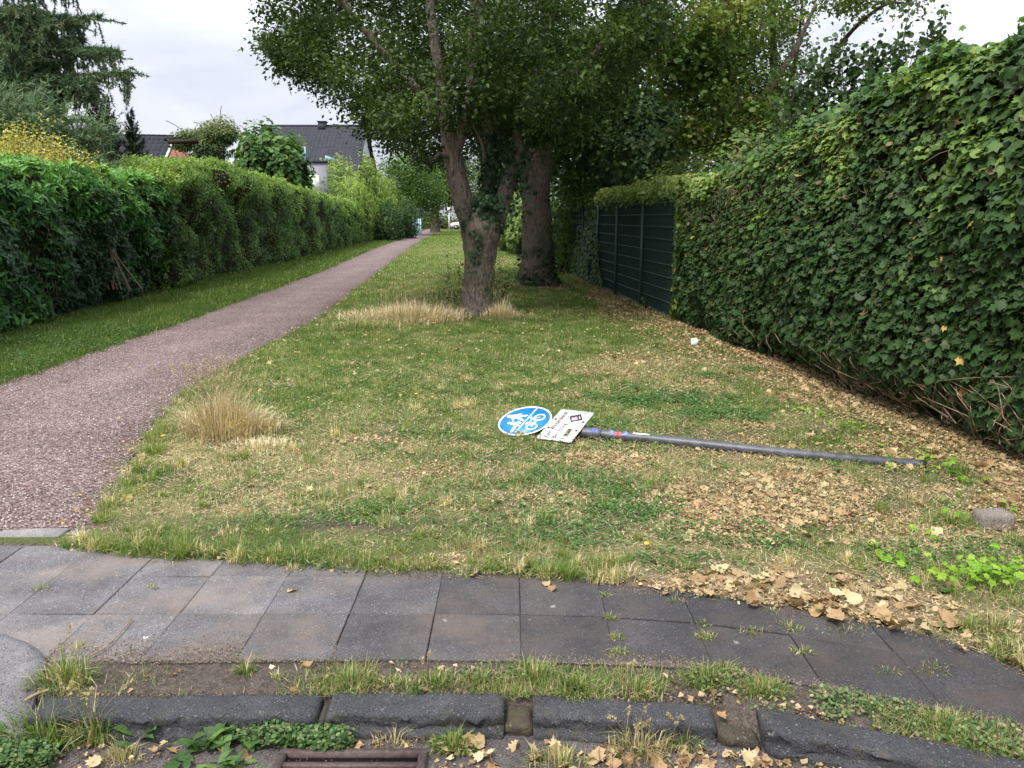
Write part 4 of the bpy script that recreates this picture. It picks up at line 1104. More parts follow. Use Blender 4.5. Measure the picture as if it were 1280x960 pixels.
# fallen leaves: 300 of them single
leaf_meshes = []
for i in range(16):
    V, T = DRY[i % 8]
    c = pick(DRYC, 1, .1, np.array([rng.uniform(.25, 1)]))[0]
    cv = c * (1 + .25 * (vnoise(V * 6, i) - .5)[:, None])
    me = mesh('fallen_leaf', V, T, cv); me.materials.append(M_DRY); leaf_meshes.append(me)
def drop(x_, y_, z_, s_, label, group, tiltmax=.5):
    o = bpy.data.objects.new('fallen_leaf', random.choice(leaf_meshes)); COL.objects.link(o)
    o.location = (x_, y_, z_); o.scale = (s_, s_, s_)
    o.rotation_euler = (random.gauss(0, tiltmax * .5), random.gauss(0, tiltmax * .5), random.uniform(0, 6.28))
    return tag(o, label, 'fallen leaf', group)
done = 0
while done < 115:                                # the pile at the turf edge
    x_ = rng.normal(1.25, .36)
    if not (.35 < x_ < 1.95): continue
    y_ = float(turf_edge(x_)) + rng.normal(.11, .11)
    if y_ < float(turf_edge(x_)) - .08: continue
    drop(x_, y_, .012 + .04 * rng.random() * math.exp(-((x_ - 1.3) / .4) ** 2), rng.uniform(.042, .082), 'curled dry tan leaf in the leaf pile where the turf meets the right slabs', 'dry leaves piled at the turf edge', .8); done += 1
for i in range(30):
    x_ = rng.uniform(-.9, .7); drop(x_, float(turf_edge(x_)) + rng.normal(.05, .05), .006, rng.uniform(.03, .06), 'small dry leaf caught along the turf edge above the middle slabs', 'small dry leaves along the turf edge')
for i in range(78):
    x_ = rng.uniform(-.35, 1.15) if i > 14 else rng.uniform(-1.35, -.3); y_ = float(kerb_y(x_)) - .15 - abs(rng.normal(0, .09))
    if -.76 < x_ < -.25 and y_ < 2.3: x_ += .62
    drop(x_, y_, -.078 + .012 * rng.random(), rng.uniform(.03, .065), 'dry brown leaf lying in the gutter below the kerb', 'dry leaves in the gutter', .9)
for i in range(52):
    y_ = rng.uniform(3.3, 5.3); x_ = float(hedge_x(y_)) - abs(rng.normal(0, .33)) - .02; drop(x_, y_, .012 + .015 * rng.random(), rng.uniform(.05, .095), 'large dry leaf in the litter at the foot of the ivy hedge', 'large dry leaves under the ivy hedge', .9)
for q, lb in (((0.175,3.249), 'orange dry leaf lying on the slabs just below the turf edge'), ((0.96,3.234), 'pale dry leaf on the slab edge left of the leaf pile'), ((1.682,2.94), 'single pale dry leaf on the slabs below the leaf pile'), ((1.903,3.019), 'dry leaf at the slab edge right of the leaf pile'), ((1.432,3.234), 'dry leaf at the lower rim of the leaf pile'), ((-0.96,3.234), 'small brown leaf on the pale left slabs'), ((-0.744,2.648), 'small brown leaf on the slab behind the first kerb joint'), ((0.695,2.377), 'orange dry leaf lying on the low broken kerb stone')):
    drop(q[0], q[1], .004 if lb[0] != 'o' or 'kerb' not in lb else -.02, rng.uniform(.04, .06), lb, 'stray dry leaves on the slabs', .4)
for i in range(17):
    x_, y_ = rng.uniform(.9, 2.4), rng.uniform(3.5, 5.0); drop(x_, y_, .015, rng.uniform(.045, .08), 'dry tan leaf lying loose on the turf right of the clover', 'loose dry leaves on the near turf')

# ------------------------------------------------------------------ ivy hedge at the right
HH = ([2, 5, 6.5, 8.2, 10, 11.8, 13.4], [3.02, 2.97, 2.82, 2.62, 2.42, 2.22, 2.05])
def ivy_face(y, z, seed=0):
    """x of the leafy face; smaller x stands further out"""
    H = np.interp(y, *HH)
    P = np.stack([y, z], -1)
    b = -.16 * np.sin(np.clip(z / H, 0, 1) * np.pi) + np.interp(y, [8.5, 10], [.24, .04]) * np.clip((.42 - z) / .42, 0, 1) ** 1.5 * (.4 + 1.2 * vnoise(np.stack([y * 1.6, 0 * y], -1), 4))
    b = b + .55 * np.clip((z - H + .28) / .28, 0, 1) ** 2
    b = b - (fbm(P * 1.5, 201) - .5) * .24 - (fbm(P * 5.0, 202) - .5) * .13
    return hedge_x(y) + b + .10
hedge = empty('ivy_hedge', (3.2, 8, 0), 'tall overgrown hedge covered in large ivy leaves at the right of the lawn', 'hedge')
# solid dark core of the hedge, standing in for its shaded inside
ys_, zs_ = np.linspace(3.5, 12.5, 90), np.linspace(0, 1, 26)
YY, TT = np.meshgrid(ys_, zs_); Hh = np.interp(YY, *HH) - .10
ZZ = TT * Hh
XF = ivy_face(YY, ZZ) + .11 + .05 * (vnoise(np.stack([YY, ZZ], -1) * 14, 9) - .5)
V = np.stack([XF, YY, ZZ], -1).reshape(-1, 3)
ii = (np.arange(25)[:, None] * 90 + np.arange(89)[None]).ravel()
Tq = np.concatenate([np.stack([ii, ii + 90, ii + 91], -1), np.stack([ii, ii + 91, ii + 1], -1)])
Vb = V.copy(); Vb[:, 0] = hedge_x(Vb[:, 1]) + 1.15
nV = len(V); top = np.arange(89) + 25 * 90
Tt = np.concatenate([np.stack([top, top + nV, top + nV + 1], -1), np.stack([top, top + nV + 1, top + 1], -1)])
le = np.arange(25) * 90
Te = np.concatenate([np.stack([le, le + nV, le + nV + 90], -1), np.stack([le, le + nV + 90, le + 90], -1)])
build('dark_core', [(V, Tq), (Vb, Tq[:, ::-1]), (np.concatenate([V, Vb]), np.concatenate([Tt, Te, Te + 89]))], M_CORE, hedge, True)
# leaves
def ivy_points(n):
    y = 3.45 + 9.0 * rng.random(n) ** 1.12
    H = np.interp(y, *HH); z = H * 1.03 * rng.random(n) ** .92
    return y, z, H
n = 50000
y, z, H = ivy_points(n)
P2 = np.stack([y, z], -1)
thin = np.exp(-(((y - 10.2) / 1.6) ** 2 + ((z - 1.85) / .45) ** 2)) + np.exp(-(((y - 12.3) / .8) ** 2 + ((z - 1.6) / .5) ** 2)) + .6 * np.exp(-(((y - 6.2) / .5) ** 2 + ((z - 2.1) / .25) ** 2))
bald = (z < .08 + .62 * np.clip(vnoise(np.stack([y * 1.5, 0 * y], -1), 4) - .38, 0, 1) + .08 * rng.random(n)) & (y < 9.5)
hole = (fbm(P2 * 3.0, 205) > .66) & (z > .5)
k = (rng.random(n) > .45 * thin) & (~bald | (rng.random(n) < .22)) & (~hole | (rng.random(n) < .25))
y, z, H, thin = y[k], z[k], H[k], thin[k]; n = len(y)
depth = np.abs(rng.normal(0, .075, n)) - .03
x = ivy_face(y, z) + depth
eps = .06
dz = (ivy_face(y, z + eps) - ivy_face(y, z - eps)) / (2 * eps); dy = (ivy_face(y + eps, z) - ivy_face(y - eps, z)) / (2 * eps)
Nn = np.stack([-np.ones(n), dy, dz], -1)
Nn = unit(unit(Nn) + np.array([0, -.12, .72]) + rng.normal(0, .42, (n, 3)))
Uu = np.array([-.45, -.1, -.8]) + rng.normal(0, .5, (n, 3))
size = (.070 + .040 * (fbm(np.stack([y, z], -1) * 1.1, 207) - .5)) * rng.uniform(.50, 1.45, n) * np.interp(z / H, [0, .6, 1], [.95, 1.0, .92]) * np.interp(y, [4, 6, 13], [1.16, 1.0, .92]) * (1 - .3 * np.clip(thin, 0, 1))
young = np.clip(1.5 * (z / H - .82) + 1.6 * (fbm(np.stack([y, z], -1) * 2.0, 209) - .50) + rng.normal(0, .24, n) + .24, 0, 1)
IVC = [(.032, .067, .016), (.064, .120, .025), (.113, .182, .034), (.172, .247, .048), (.241, .322, .069)]
col = pick(IVC, n, .28, young)
o_ = rng.random(n); col[o_ > .988] = pick([(.10, .075, .04), (.20, .14, .06)], int((o_ > .988).sum())); col[o_ < .006] = pick([(.40, .30, .05), (.34, .20, .07)], int((o_ < .006).sum()))
# the 300 largest in view are leaves of their own
cp_, sp_ = math.cos(math.atan(.208)), math.sin(math.atan(.208))
f_ = y * cp_ - (z - 1.6) * sp_; v_ = y * sp_ + (z - 1.6) * cp_
inview = (np.abs(x / f_) < .64) & (np.abs(v_ / f_) < .48)
score = np.where(inview & (depth < .02), size / f_, 0)
big = np.argsort(-score)[:300]
isbig = np.zeros(n, bool); isbig[big] = True
kind_ = rng.integers(0, 5, n); IVY_B = (IVY[0] * np.array([.82, 1.12, 1.6]), IVY[1]); IVY_C = (IVY[0] * np.array([1.15, .86, -1.4]), IVY[1])
build('foliage', [scatter(tm_, np.stack([x, y, z], -1)[s_], Nn[s_], Uu[s_], size[s_], col[s_]) for tm_, s_ in ((IVY, ~isbig & (kind_ < 2)), (IVY_B, ~isbig & (kind_ == 2)), (IVY_C, ~isbig & (kind_ == 3)), (ROUND, ~isbig & (kind_ == 4)))], M_GLOSS, hedge)['kind'] = 'stuff'
ivy_mesh = []
for i in range(10):
    V0, T0 = IVY
    c = pick(IVC, 1, .05, np.array([i / 10]))[0]
    me = mesh('leaf', V0, T0, np.broadcast_to(c, (len(V0), 3))); me.materials.append(M_GLOSS); ivy_mesh.append(me)
for i in big:
    nn = unit(Nn[i]); uu = unit(Uu[i] - nn * (Uu[i] @ nn)); xx = np.cross(uu, nn)
    m = Matrix(((xx[0], uu[0], nn[0], 0), (xx[1], uu[1], nn[1], 0), (xx[2], uu[2], nn[2], 0), (0, 0, 0, 1)))
    o = bpy.data.objects.new('leaf', ivy_mesh[min(9, int(young[i] * 10))]); COL.objects.link(o); o.parent = hedge
    o.matrix_parent_inverse = hedge.matrix_basis.inverted()
    o.matrix_basis = Matrix.Translation((x[i], y[i], z[i])) @ m @ Matrix.Diagonal((size[i], size[i], size[i], 1))
# leaves over the top and the far end
n = 15000
y = 3.45 + 9.1 * rng.random(n); H = np.interp(y, *HH)
dx = rng.random(n) ** 1.5 * 1.2
z = H - .12 - .10 * (dx < .25) + .42 * (fbm(np.stack([y, dx], -1) * 1.9, 211) - .4) + rng.normal(0, .06, n)
x = hedge_x(y) + .10 + dx
sz = .075 * rng.uniform(.6, 1.25, n)
build('top_foliage', [scatter(IVY, np.stack([x, y, z], -1), rng.normal(0, .5, (n, 3)) + [-.45, -.3, .8], rng.normal(0, .8, (n, 3)) + [-.3, 0, -.3], sz, pick([(.03, .075, .022), (.06, .125, .028), (.10, .18, .036), (.17, .25, .05)], n, .2, np.clip(1.4 * (fbm(np.stack([y, dx], -1) * 2.2, 213) - .5) + rng.normal(.4, .2, n), 0, 1)))], M_LEAF, hedge)['kind'] = 'stuff'
n = 3600
x = hedge_x(12.5) + rng.uniform(-.08, 1.2, n); z = 2.15 * rng.random(n); y = 12.5 + rng.normal(0, .06, n)
Vv = [scatter(IVY_FAR, np.stack([x, y, z], -1), rng.normal(0, .4, (n, 3)) + [-.2, 1, .4], rng.normal(0, .4, (n, 3)) + [0, 0, -1], .075 * rng.uniform(.6, 1.2, n), pick(IVC, n))]
x = hedge_x(3.5) + rng.uniform(-.1, 1.2, n); z = 2.7 * rng.random(n); y = 3.48 + rng.normal(0, .06, n)
Vv.append(scatter(IVY, np.stack([x, y, z], -1), rng.normal(0, .4, (n, 3)) + [-.2, -1, .4], rng.normal(0, .4, (n, 3)) + [0, 0, -1], .085 * rng.uniform(.6, 1.2, n), pick(IVC, n)))
build('end_foliage', Vv, M_GLOSS, hedge)['kind'] = 'stuff'
# bare stems at the foot and dead twigs where the leaves are thin
tw = []
for i in range(230):
    y0 = rng.choice([rng.normal(7.1, .25), rng.normal(6.1, .4), rng.normal(5.4, .35), rng.uniform(4.4, 11)]); z0 = rng.uniform(.0, .15)
    P = np.array([[0, y0, z0], [0, y0 + rng.normal(0, .15), z0 + rng.uniform(.05, .22)], [0, y0 + rng.normal(0, .2), z0 + rng.uniform(.12, .4)], [0, y0 + rng.normal(0, .3), z0 + rng.uniform(.25, .6)]])
    P[:, 0] = ivy_face(P[:, 1], P[:, 2]) + np.array([-.03, -.03, .0, .06]) + rng.normal(0, .05, 4)
    V, T = tube(curve(P, 6), np.linspace(rng.uniform(.003, .007), .002, 6), 4, cap=False); tw.append((V, T, pick([(.35, .36, .38), (.75, .78, .82), (1.15, 1.2, 1.3)], 1)[0]))
for i in range(1100):
    if rng.random() < .6: y0, z0 = rng.normal(10.4, 1.5), rng.normal(1.8, .45)
    else: y0, z0 = rng.uniform(4, 13), rng.uniform(.4, 2.5)
    if y0 > 12.3 or y0 < 3.6 or z0 < .2: continue
    a_ = rng.uniform(-1.2, 1.2); l_ = rng.uniform(.08, .30)
    P = np.array([[0, y0, z0], [0, y0 + .5 * l_ * math.cos(a_), z0 + .5 * l_ * math.sin(a_) + rng.normal(0, .03)], [0, y0 + l_ * math.cos(a_), z0 + l_ * math.sin(a_)]])
    P[:, 0] = ivy_face(P[:, 1], P[:, 2]) + np.array([.03, -.015, .0]) + rng.normal(0, .02, 3)
    V, T = tube(curve(P, 5), np.linspace(.0026, .0011, 5), 3, cap=False); tw.append((V, T, pick([(.35, .33, .32), (.7, .68, .66), (1.1, 1.12, 1.15)], 1)[0]))
build('bare_stems', tw, M_TWIG, hedge)['kind'] = 'stuff'

# ------------------------------------------------------------------ green mesh fence with privacy screen
M_GFENCE = plain('green_powder_coat', (.035, .080, .066), .4, .4, 60, .15)
M_SCREEN = plain('green_screen_cloth', (.004, .014, .009), .85, .15, 9, .6)
fence = empty('mesh_fence', (2.2, 18, 0), 'dark green double wire mesh fence with a privacy screen behind it', 'fence')
fy = [12.55 + 2.19 * i for i in range(13)]
for a_ in fy:
    xx = float(hedge_x(a_)) + .03
    build('fence_post', [box(xx - .095, xx - .05, a_ - .03, a_ + .03, 0, 1.93)], M_GFENCE, fence)
for i in range(10):
    z_ = .05 + .2 * i
    P = np.array([[float(hedge_x(a_)) - .012, a_, z_] for a_ in np.linspace(fy[0], fy[-1], 60)])
    build('rail_wire', [tube(P, .008, 5)], M_GFENCE, fence)
vw = []
for a_ in np.arange(fy[0], fy[-1], .05):
    xx = float(hedge_x(a_)) - .001
    vw.append(tube(np.array([[xx, a_, .03], [xx, a_, 1.87]]), .0028, 3, cap=False))
build('vertical_wires', vw, M_GFENCE, fence)['kind'] = 'stuff'
ya = np.linspace(fy[0], fy[-1], 240); za = np.linspace(.02, 1.86, 14)
YY, ZZ = np.meshgrid(ya, za)
XX = hedge_x(YY) + .05 + .03 * fbm(np.stack([YY * 3, ZZ * 2], -1), 221)
ii = (np.arange(13)[:, None] * 240 + np.arange(239)[None]).ravel()
Vs_ = np.stack([XX, YY, ZZ], -1).reshape(-1, 3)
build('privacy_screen', [(Vs_, np.concatenate([np.stack([ii, ii + 240, ii + 241], -1), np.stack([ii, ii + 241, ii + 1], -1)]))], M_SCREEN, fence, True)
# creeper behind and over the fence
creeper = empty('creeper_hedge', (3, 20, 0), 'green creeper hedge rising behind and over the dark green mesh fence', 'hedge')
n = 17000
y = 11 + 32 * rng.random(n) ** 1.3
top = 1.86 + .42 * np.clip(1.15 - (y - 12) / 40, .5, 1) * (.55 + .9 * fbm(np.stack([y * .8, 0 * y], -1), 231))
t = rng.random(n)
z = 1.72 + (top - 1.72) * np.sqrt(t) ; x = hedge_x(y) + .05 + rng.random(n) ** 1.3 * .9 - .13 * np.sin(np.clip((z - 1.7) / .5, 0, 1) * 3.1)
sz = .07 * rng.uniform(.6, 1.25, n) * np.clip(y / 14, 1, 2.2)
build('foliage', [scatter(IVY_FAR, np.stack([x, y, z], -1), rng.normal(0, .45, (n, 3)) + [-.6, -.2, .8], rng.normal(0, .5, (n, 3)) + [-.3, 0, -.8], sz, pick([(.060, .120, .031), (.120, .198, .046), (.204, .282, .066), (.288, .348, .096)], n, .22, np.clip((z - 1.75) / .45 + rng.normal(0, .25, n), 0, 1)))], M_LEAF, creeper)['kind'] = 'stuff'
V, T = box(0, 1, 0, 1, 0, 1)
build('dark_core', [(np.stack([hedge_x(11 + 32 * V[:, 1]) + .12 + .7 * V[:, 0], 11 + 32 * V[:, 1], 1.95 * V[:, 2]], -1), T)], M_CORE, creeper)  # solid box, shade behind the creeper put into its dark colour
n = 14000
y = 12.6 + 20 * rng.random(n); z = 1.8 * rng.random(n)
m_ = fbm(np.stack([y * .9, z * .55], -1), 233) + .16 * np.clip((y - 17) / 3, -1, 1) + .12 * np.clip((.5 - z) / .5, 0, 1)
k = m_ > .62; y, z = y[k], z[k]; n = len(y)
build('climbing_strands', [scatter(IVY_FAR, np.stack([hedge_x(y) - .03 - .04 * rng.random(n), y, z], -1), rng.normal(0, .35, (n, 3)) + [-1, -.1, .4], rng.normal(0, .4, (n, 3)) + [0, 0, -1], .075 * rng.uniform(.6, 1.2, n) * np.clip(y / 16, 1, 1.6), pick([(.03, .075, .022), (.06, .13, .032), (.12, .20, .05)], n, .2))], M_LEAF, creeper)['kind'] = 'stuff'

# ------------------------------------------------------------------ generic leafy masses
def blob_leaves(blobs, n, tm, size, cols, seed, up=.4, droop=.4, shell=.55, rough=.45, rsc=1.6, light=None, jit=.2):
    w = np.array([b[3] * b[4] + b[4] * b[5] + b[3] * b[5] for b in blobs]); w = w / w.sum()
    out = []
    for (cx, cy, cz, rx, ry, rz), ww in zip(blobs, w):
        m = int(n * ww)
        d = unit(rng.normal(0, 1, (m, 3)))
        rad = 1 - shell * rng.random(m) ** 2.2
        wob = 1 + rough * 2 * (fbm(d * rsc * 1.7 + np.array([cx, cy, cz]) * 3.1, seed, 3) - .5)
        r3 = np.array([rx, ry, rz])
        P = np.array([cx, cy, cz]) + d * r3 * (rad * wob)[:, None]
        k = P[:, 2] > .03
        P, d = P[k], d[k]; m = len(P)
        N = unit(d / r3) + np.array([0, 0, up]) + rng.normal(0, .42, (m, 3))
        U = d * .6 + np.array([0, 0, -droop]) + rng.normal(0, .5, (m, 3))
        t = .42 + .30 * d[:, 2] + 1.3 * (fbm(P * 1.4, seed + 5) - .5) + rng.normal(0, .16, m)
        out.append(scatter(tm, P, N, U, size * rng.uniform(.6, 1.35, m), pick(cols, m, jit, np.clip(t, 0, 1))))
    return out
def blob_core(blobs, s=.62, seed=3):
    return [lump((b[0], b[1], max(b[2], b[5] * s)), b[3] * s, b[4] * s, b[5] * s, seed + i, .3, 2.2, 18, 12) for i, b in enumerate(blobs)]
def bush(name, label, cat, blobs, n, tm, size, cols, seed, group=None, stems=6, mat=None, **kw):
    b0 = blobs[0]
    e = empty(name, (b0[0], b0[1], 0), label, cat, group)
    build('foliage', blob_leaves(blobs, n, tm, size, cols, seed, **kw), mat or M_LEAF, e)['kind'] = 'stuff'
    st = []
    for b in blobs:
        for i in range(stems):
            d = unit(rng.normal(0, 1, 3) + np.array([0, 0, .6]))
            P = np.array([[b[0] + rng.normal(0, .15), b[1] + rng.normal(0, .15), 0], [b[0] + d[0] * b[3] * .2, b[1] + d[1] * b[4] * .2, b[2] * .6], [b[0] + d[0] * b[3] * .85, b[1] + d[1] * b[4] * .85, b[2] + d[2] * b[5] * .85]])
            st.append(tube(curve(P, 8), np.linspace(.03, .006, 8), 5, cap=False))
    build('stems', st, M_BARK_DARK, e)['kind'] = 'stuff'
    return e

# ------------------------------------------------------------------ left hedges
def hedge_run(name, label, y0, y1, H, n, tm, size, cols, seed, cat='hedge', bulge=.12, topr=.35, face_noise=.3, lean_tip=(.55, 0, .75), mat=None, ends=True, topn=.35, npow=1.0, thick=1.3):
    e = empty(name, (float(hedge_l(y0)), (y0 + y1) / 2, 0), label, cat)
    def face(y, z):
        h_ = H(y); P = np.stack([y, z], -1)
        b = bulge * np.sin(np.clip(z / h_, 0, 1) * np.pi * .9) - topr * np.clip((z - h_ + topr) / topr, 0, 1) ** 2 - .12 * np.clip((.3 - z) / .3, 0, 1)
        return hedge_l(y) + b + (fbm(P * 1.1, seed) - .5) * face_noise * 1.6 + (fbm(P * 4, seed + 2) - .5) * face_noise * .6
    t = rng.random(n) ** npow
    y = y0 + (y1 - y0) * t; z = H(y) * rng.random(n) ** .9
    k = fbm(np.stack([y, z], -1) * 1.7, seed + 3) + rng.normal(0, .07, n) < .66
    y, z = y[k], z[k]; m = len(y)
    dd = np.abs(rng.normal(0, .09, m))
    x = face(y, z) - dd
    N = np.array([.85, -.05, .55]) + rng.normal(0, .45, (m, 3))
    U = np.array(lean_tip) + rng.normal(0, .5, (m, 3))
    sc = size * rng.uniform(.6, 1.3, m) * np.clip(y / max(y0, 12), 1, 3) ** .55
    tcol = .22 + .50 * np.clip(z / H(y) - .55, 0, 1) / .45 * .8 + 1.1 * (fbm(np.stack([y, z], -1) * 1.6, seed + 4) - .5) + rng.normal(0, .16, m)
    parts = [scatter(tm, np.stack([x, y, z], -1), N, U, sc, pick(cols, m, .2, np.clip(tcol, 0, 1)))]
    m = int(n * topn)
    y = y0 + (y1 - y0) * rng.random(m) ** npow
    dx = rng.random(m) ** 1.4 * thick
    z = H(y) - .05 + .38 * (fbm(np.stack([y * 1.3, dx], -1), seed + 6) - .42) + rng.normal(0, .05, m)
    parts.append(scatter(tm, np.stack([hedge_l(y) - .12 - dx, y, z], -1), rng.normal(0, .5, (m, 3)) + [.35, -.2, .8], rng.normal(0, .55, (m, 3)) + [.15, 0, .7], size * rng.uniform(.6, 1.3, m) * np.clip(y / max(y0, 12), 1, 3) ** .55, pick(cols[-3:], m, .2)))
    if ends:
        for ye, sg in ((y0, -1), (y1, 1)):
            m = int(n * .05)
            x = hedge_l(ye) + .05 - thick * rng.random(m); z = float(H(np.array([ye]))[0]) * rng.random(m)
            parts.append(scatter(tm, np.stack([x, ye + sg * np.abs(rng.normal(0, .12, m)), z], -1), rng.normal(0, .45, (m, 3)) + [.2, sg, .5], rng.normal(0, .5, (m, 3)) + [0, sg * .5, .3], size * rng.uniform(.6, 1.3, m) * max(1, (ye / 14)) ** .6, pick(cols, m, .2)))
    build('foliage', parts, mat or M_LEAF, e)['kind'] = 'stuff'
    ya, ta = np.linspace(y0, y1, 60), np.linspace(0, 1, 10)
    YY, TT = np.meshgrid(ya, ta); ZZ = TT * (H(YY) - .16)
    XF = face(YY, ZZ) - .24
    V = np.stack([XF, YY, ZZ], -1).reshape(-1, 3); Vb = V.copy(); Vb[:, 0] = hedge_l(Vb[:, 1]) - thick
    ii = (np.arange(9)[:, None] * 60 + np.arange(59)[None]).ravel()
    Tq = np.concatenate([np.stack([ii, ii + 60, ii + 61], -1), np.stack([ii, ii + 61, ii + 1], -1)])
    nV = len(V); tp = np.arange(59) + 9 * 60
    Tt = np.concatenate([np.stack([tp, tp + nV, tp + nV + 1], -1), np.stack([tp, tp + nV + 1, tp + 1], -1)])
    le = np.arange(9) * 60
    Te = np.concatenate([np.stack([le, le + nV, le + nV + 60], -1), np.stack([le, le + nV + 60, le + 60], -1)])
    build('dark_core', [(V, Tq), (Vb, Tq[:, ::-1]), (np.concatenate([V, Vb]), np.concatenate([Tt, Te, Te + 59]))], M_CORE, e, True)  # closed dark core whose colour plays the shade inside the hedge
    return e, face
LAUREL = [(.031, .087, .025), (.053, .143, .035), (.091, .226, .049), (.156, .332, .069), (.243, .436, .095)]
def H_laurel(y): return np.interp(y, [7, 11, 13, 16, 18.5], [2.42, 2.42, 2.40, 2.36, 2.3])
eL, faceL = hedge_run('laurel_hedge', 'dark glossy laurel hedge with upright long leaves at the left of the path', 7.2, 18.2, H_laurel, 30000, LANCE, .14, LAUREL, 301, face_noise=.58, mat=M_GLOSS)
def H_privet(y): return np.interp(y, [17.5, 19, 22, 28, 36, 46, 52], [2.40, 2.80, 3.05, 2.95, 2.75, 2.5, 2.3]) + .10 * (vnoise(np.stack([np.asarray(y, float) * .5, 0 * np.asarray(y, float)], -1), 311) - .5)
hedge_run('privet_hedge', 'long light green privet hedge with fine leaves beyond the laurel', 18.0, 50, H_privet, 44000, OVAL, .070, [(.029, .073, .017), (.067, .146, .027), (.128, .232, .039), (.207, .317, .059), (.305, .403, .079)], 312, face_noise=.66, npow=1.5, lean_tip=(.5, -.1, .7))
def H_yel(y): return np.interp(y, [49, 52, 57, 60], [2.2, 2.5, 2.3, 1.7])
hedge_run('yellow_green_hedge', 'short bright yellow green hedge piece at the far end of the privet', 49.5, 58, H_yel, 9000, OVAL, .10, [(.06, .11, .02), (.13, .20, .03), (.22, .30, .045)], 322, lean_tip=(.5, -.2, .7))
# ivy sheet hanging over the laurel
ivl = empty('ivy_curtain', (-7.2, 13.5, 0), 'curtain of small dark ivy leaves hanging over the middle of the laurel hedge', 'ivy')
n = 26000
y = rng.uniform(10.6, 17, n); z = rng.uniform(.0, 2.1, n)
m_ = fbm(np.stack([y * .8, z * .8], -1), 331) + .20 * np.exp(-((y - 13.8 + (z - 1) * 1.0) / 1.3) ** 2) + .18 * np.clip((.55 - z) / .5, 0, 1) - .08
k = m_ > .53; y, z = y[k], z[k]; n = len(y)
x = faceL(y, z) + .03 + np.abs(rng.normal(0, .03, n))
build('foliage', [scatter(IVY_FAR, np.stack([x, y, z], -1), rng.normal(0, .35, (n, 3)) + [.9, -.1, .5], rng.normal(0, .4, (n, 3)) + [.2, 0, -1], .058 * rng.uniform(.6, 1.3, n), pick([(.020, .050, .017), (.039, .090, .028), (.077, .140, .042), (.182, .224, .070)], n, .2, np.clip((z - .9) * .45 + rng.normal(0, .22, n), 0, 1)))], M_GLOSS, ivl)['kind'] = 'stuff'
st = []
for i in range(16):
    y0, z0 = rng.uniform(11, 16.5), rng.uniform(.8, 2.1)
    P = np.array([[0, y0, z0], [0, y0 + .25, z0 - .3], [0, y0 + .5, z0 - .7]]); P[:, 0] = faceL(P[:, 1], P[:, 2]) - .04
    st.append(tube(curve(P, 6), .004, 3, cap=False))
build('stems', st, M_TWIG, ivl)['kind'] = 'stuff'
tr_ = empty('trellis_panel', (-7.2, 12.5, 0), 'bit of weathered wooden trellis showing through the ivy at the foot of the laurel hedge', 'trellis')
M_SLAT = plain('weathered_slat', (.13, .11, .095), .9, .2, 30, .3)
for i in range(6):
    a_ = 12.32 + i * .05; xx = float(faceL(np.array([a_]), np.array([.6]))[0]) - .055
    build('slat', [box(xx, xx + .012, a_, a_ + .026, .40, .86)], M_SLAT, tr_)

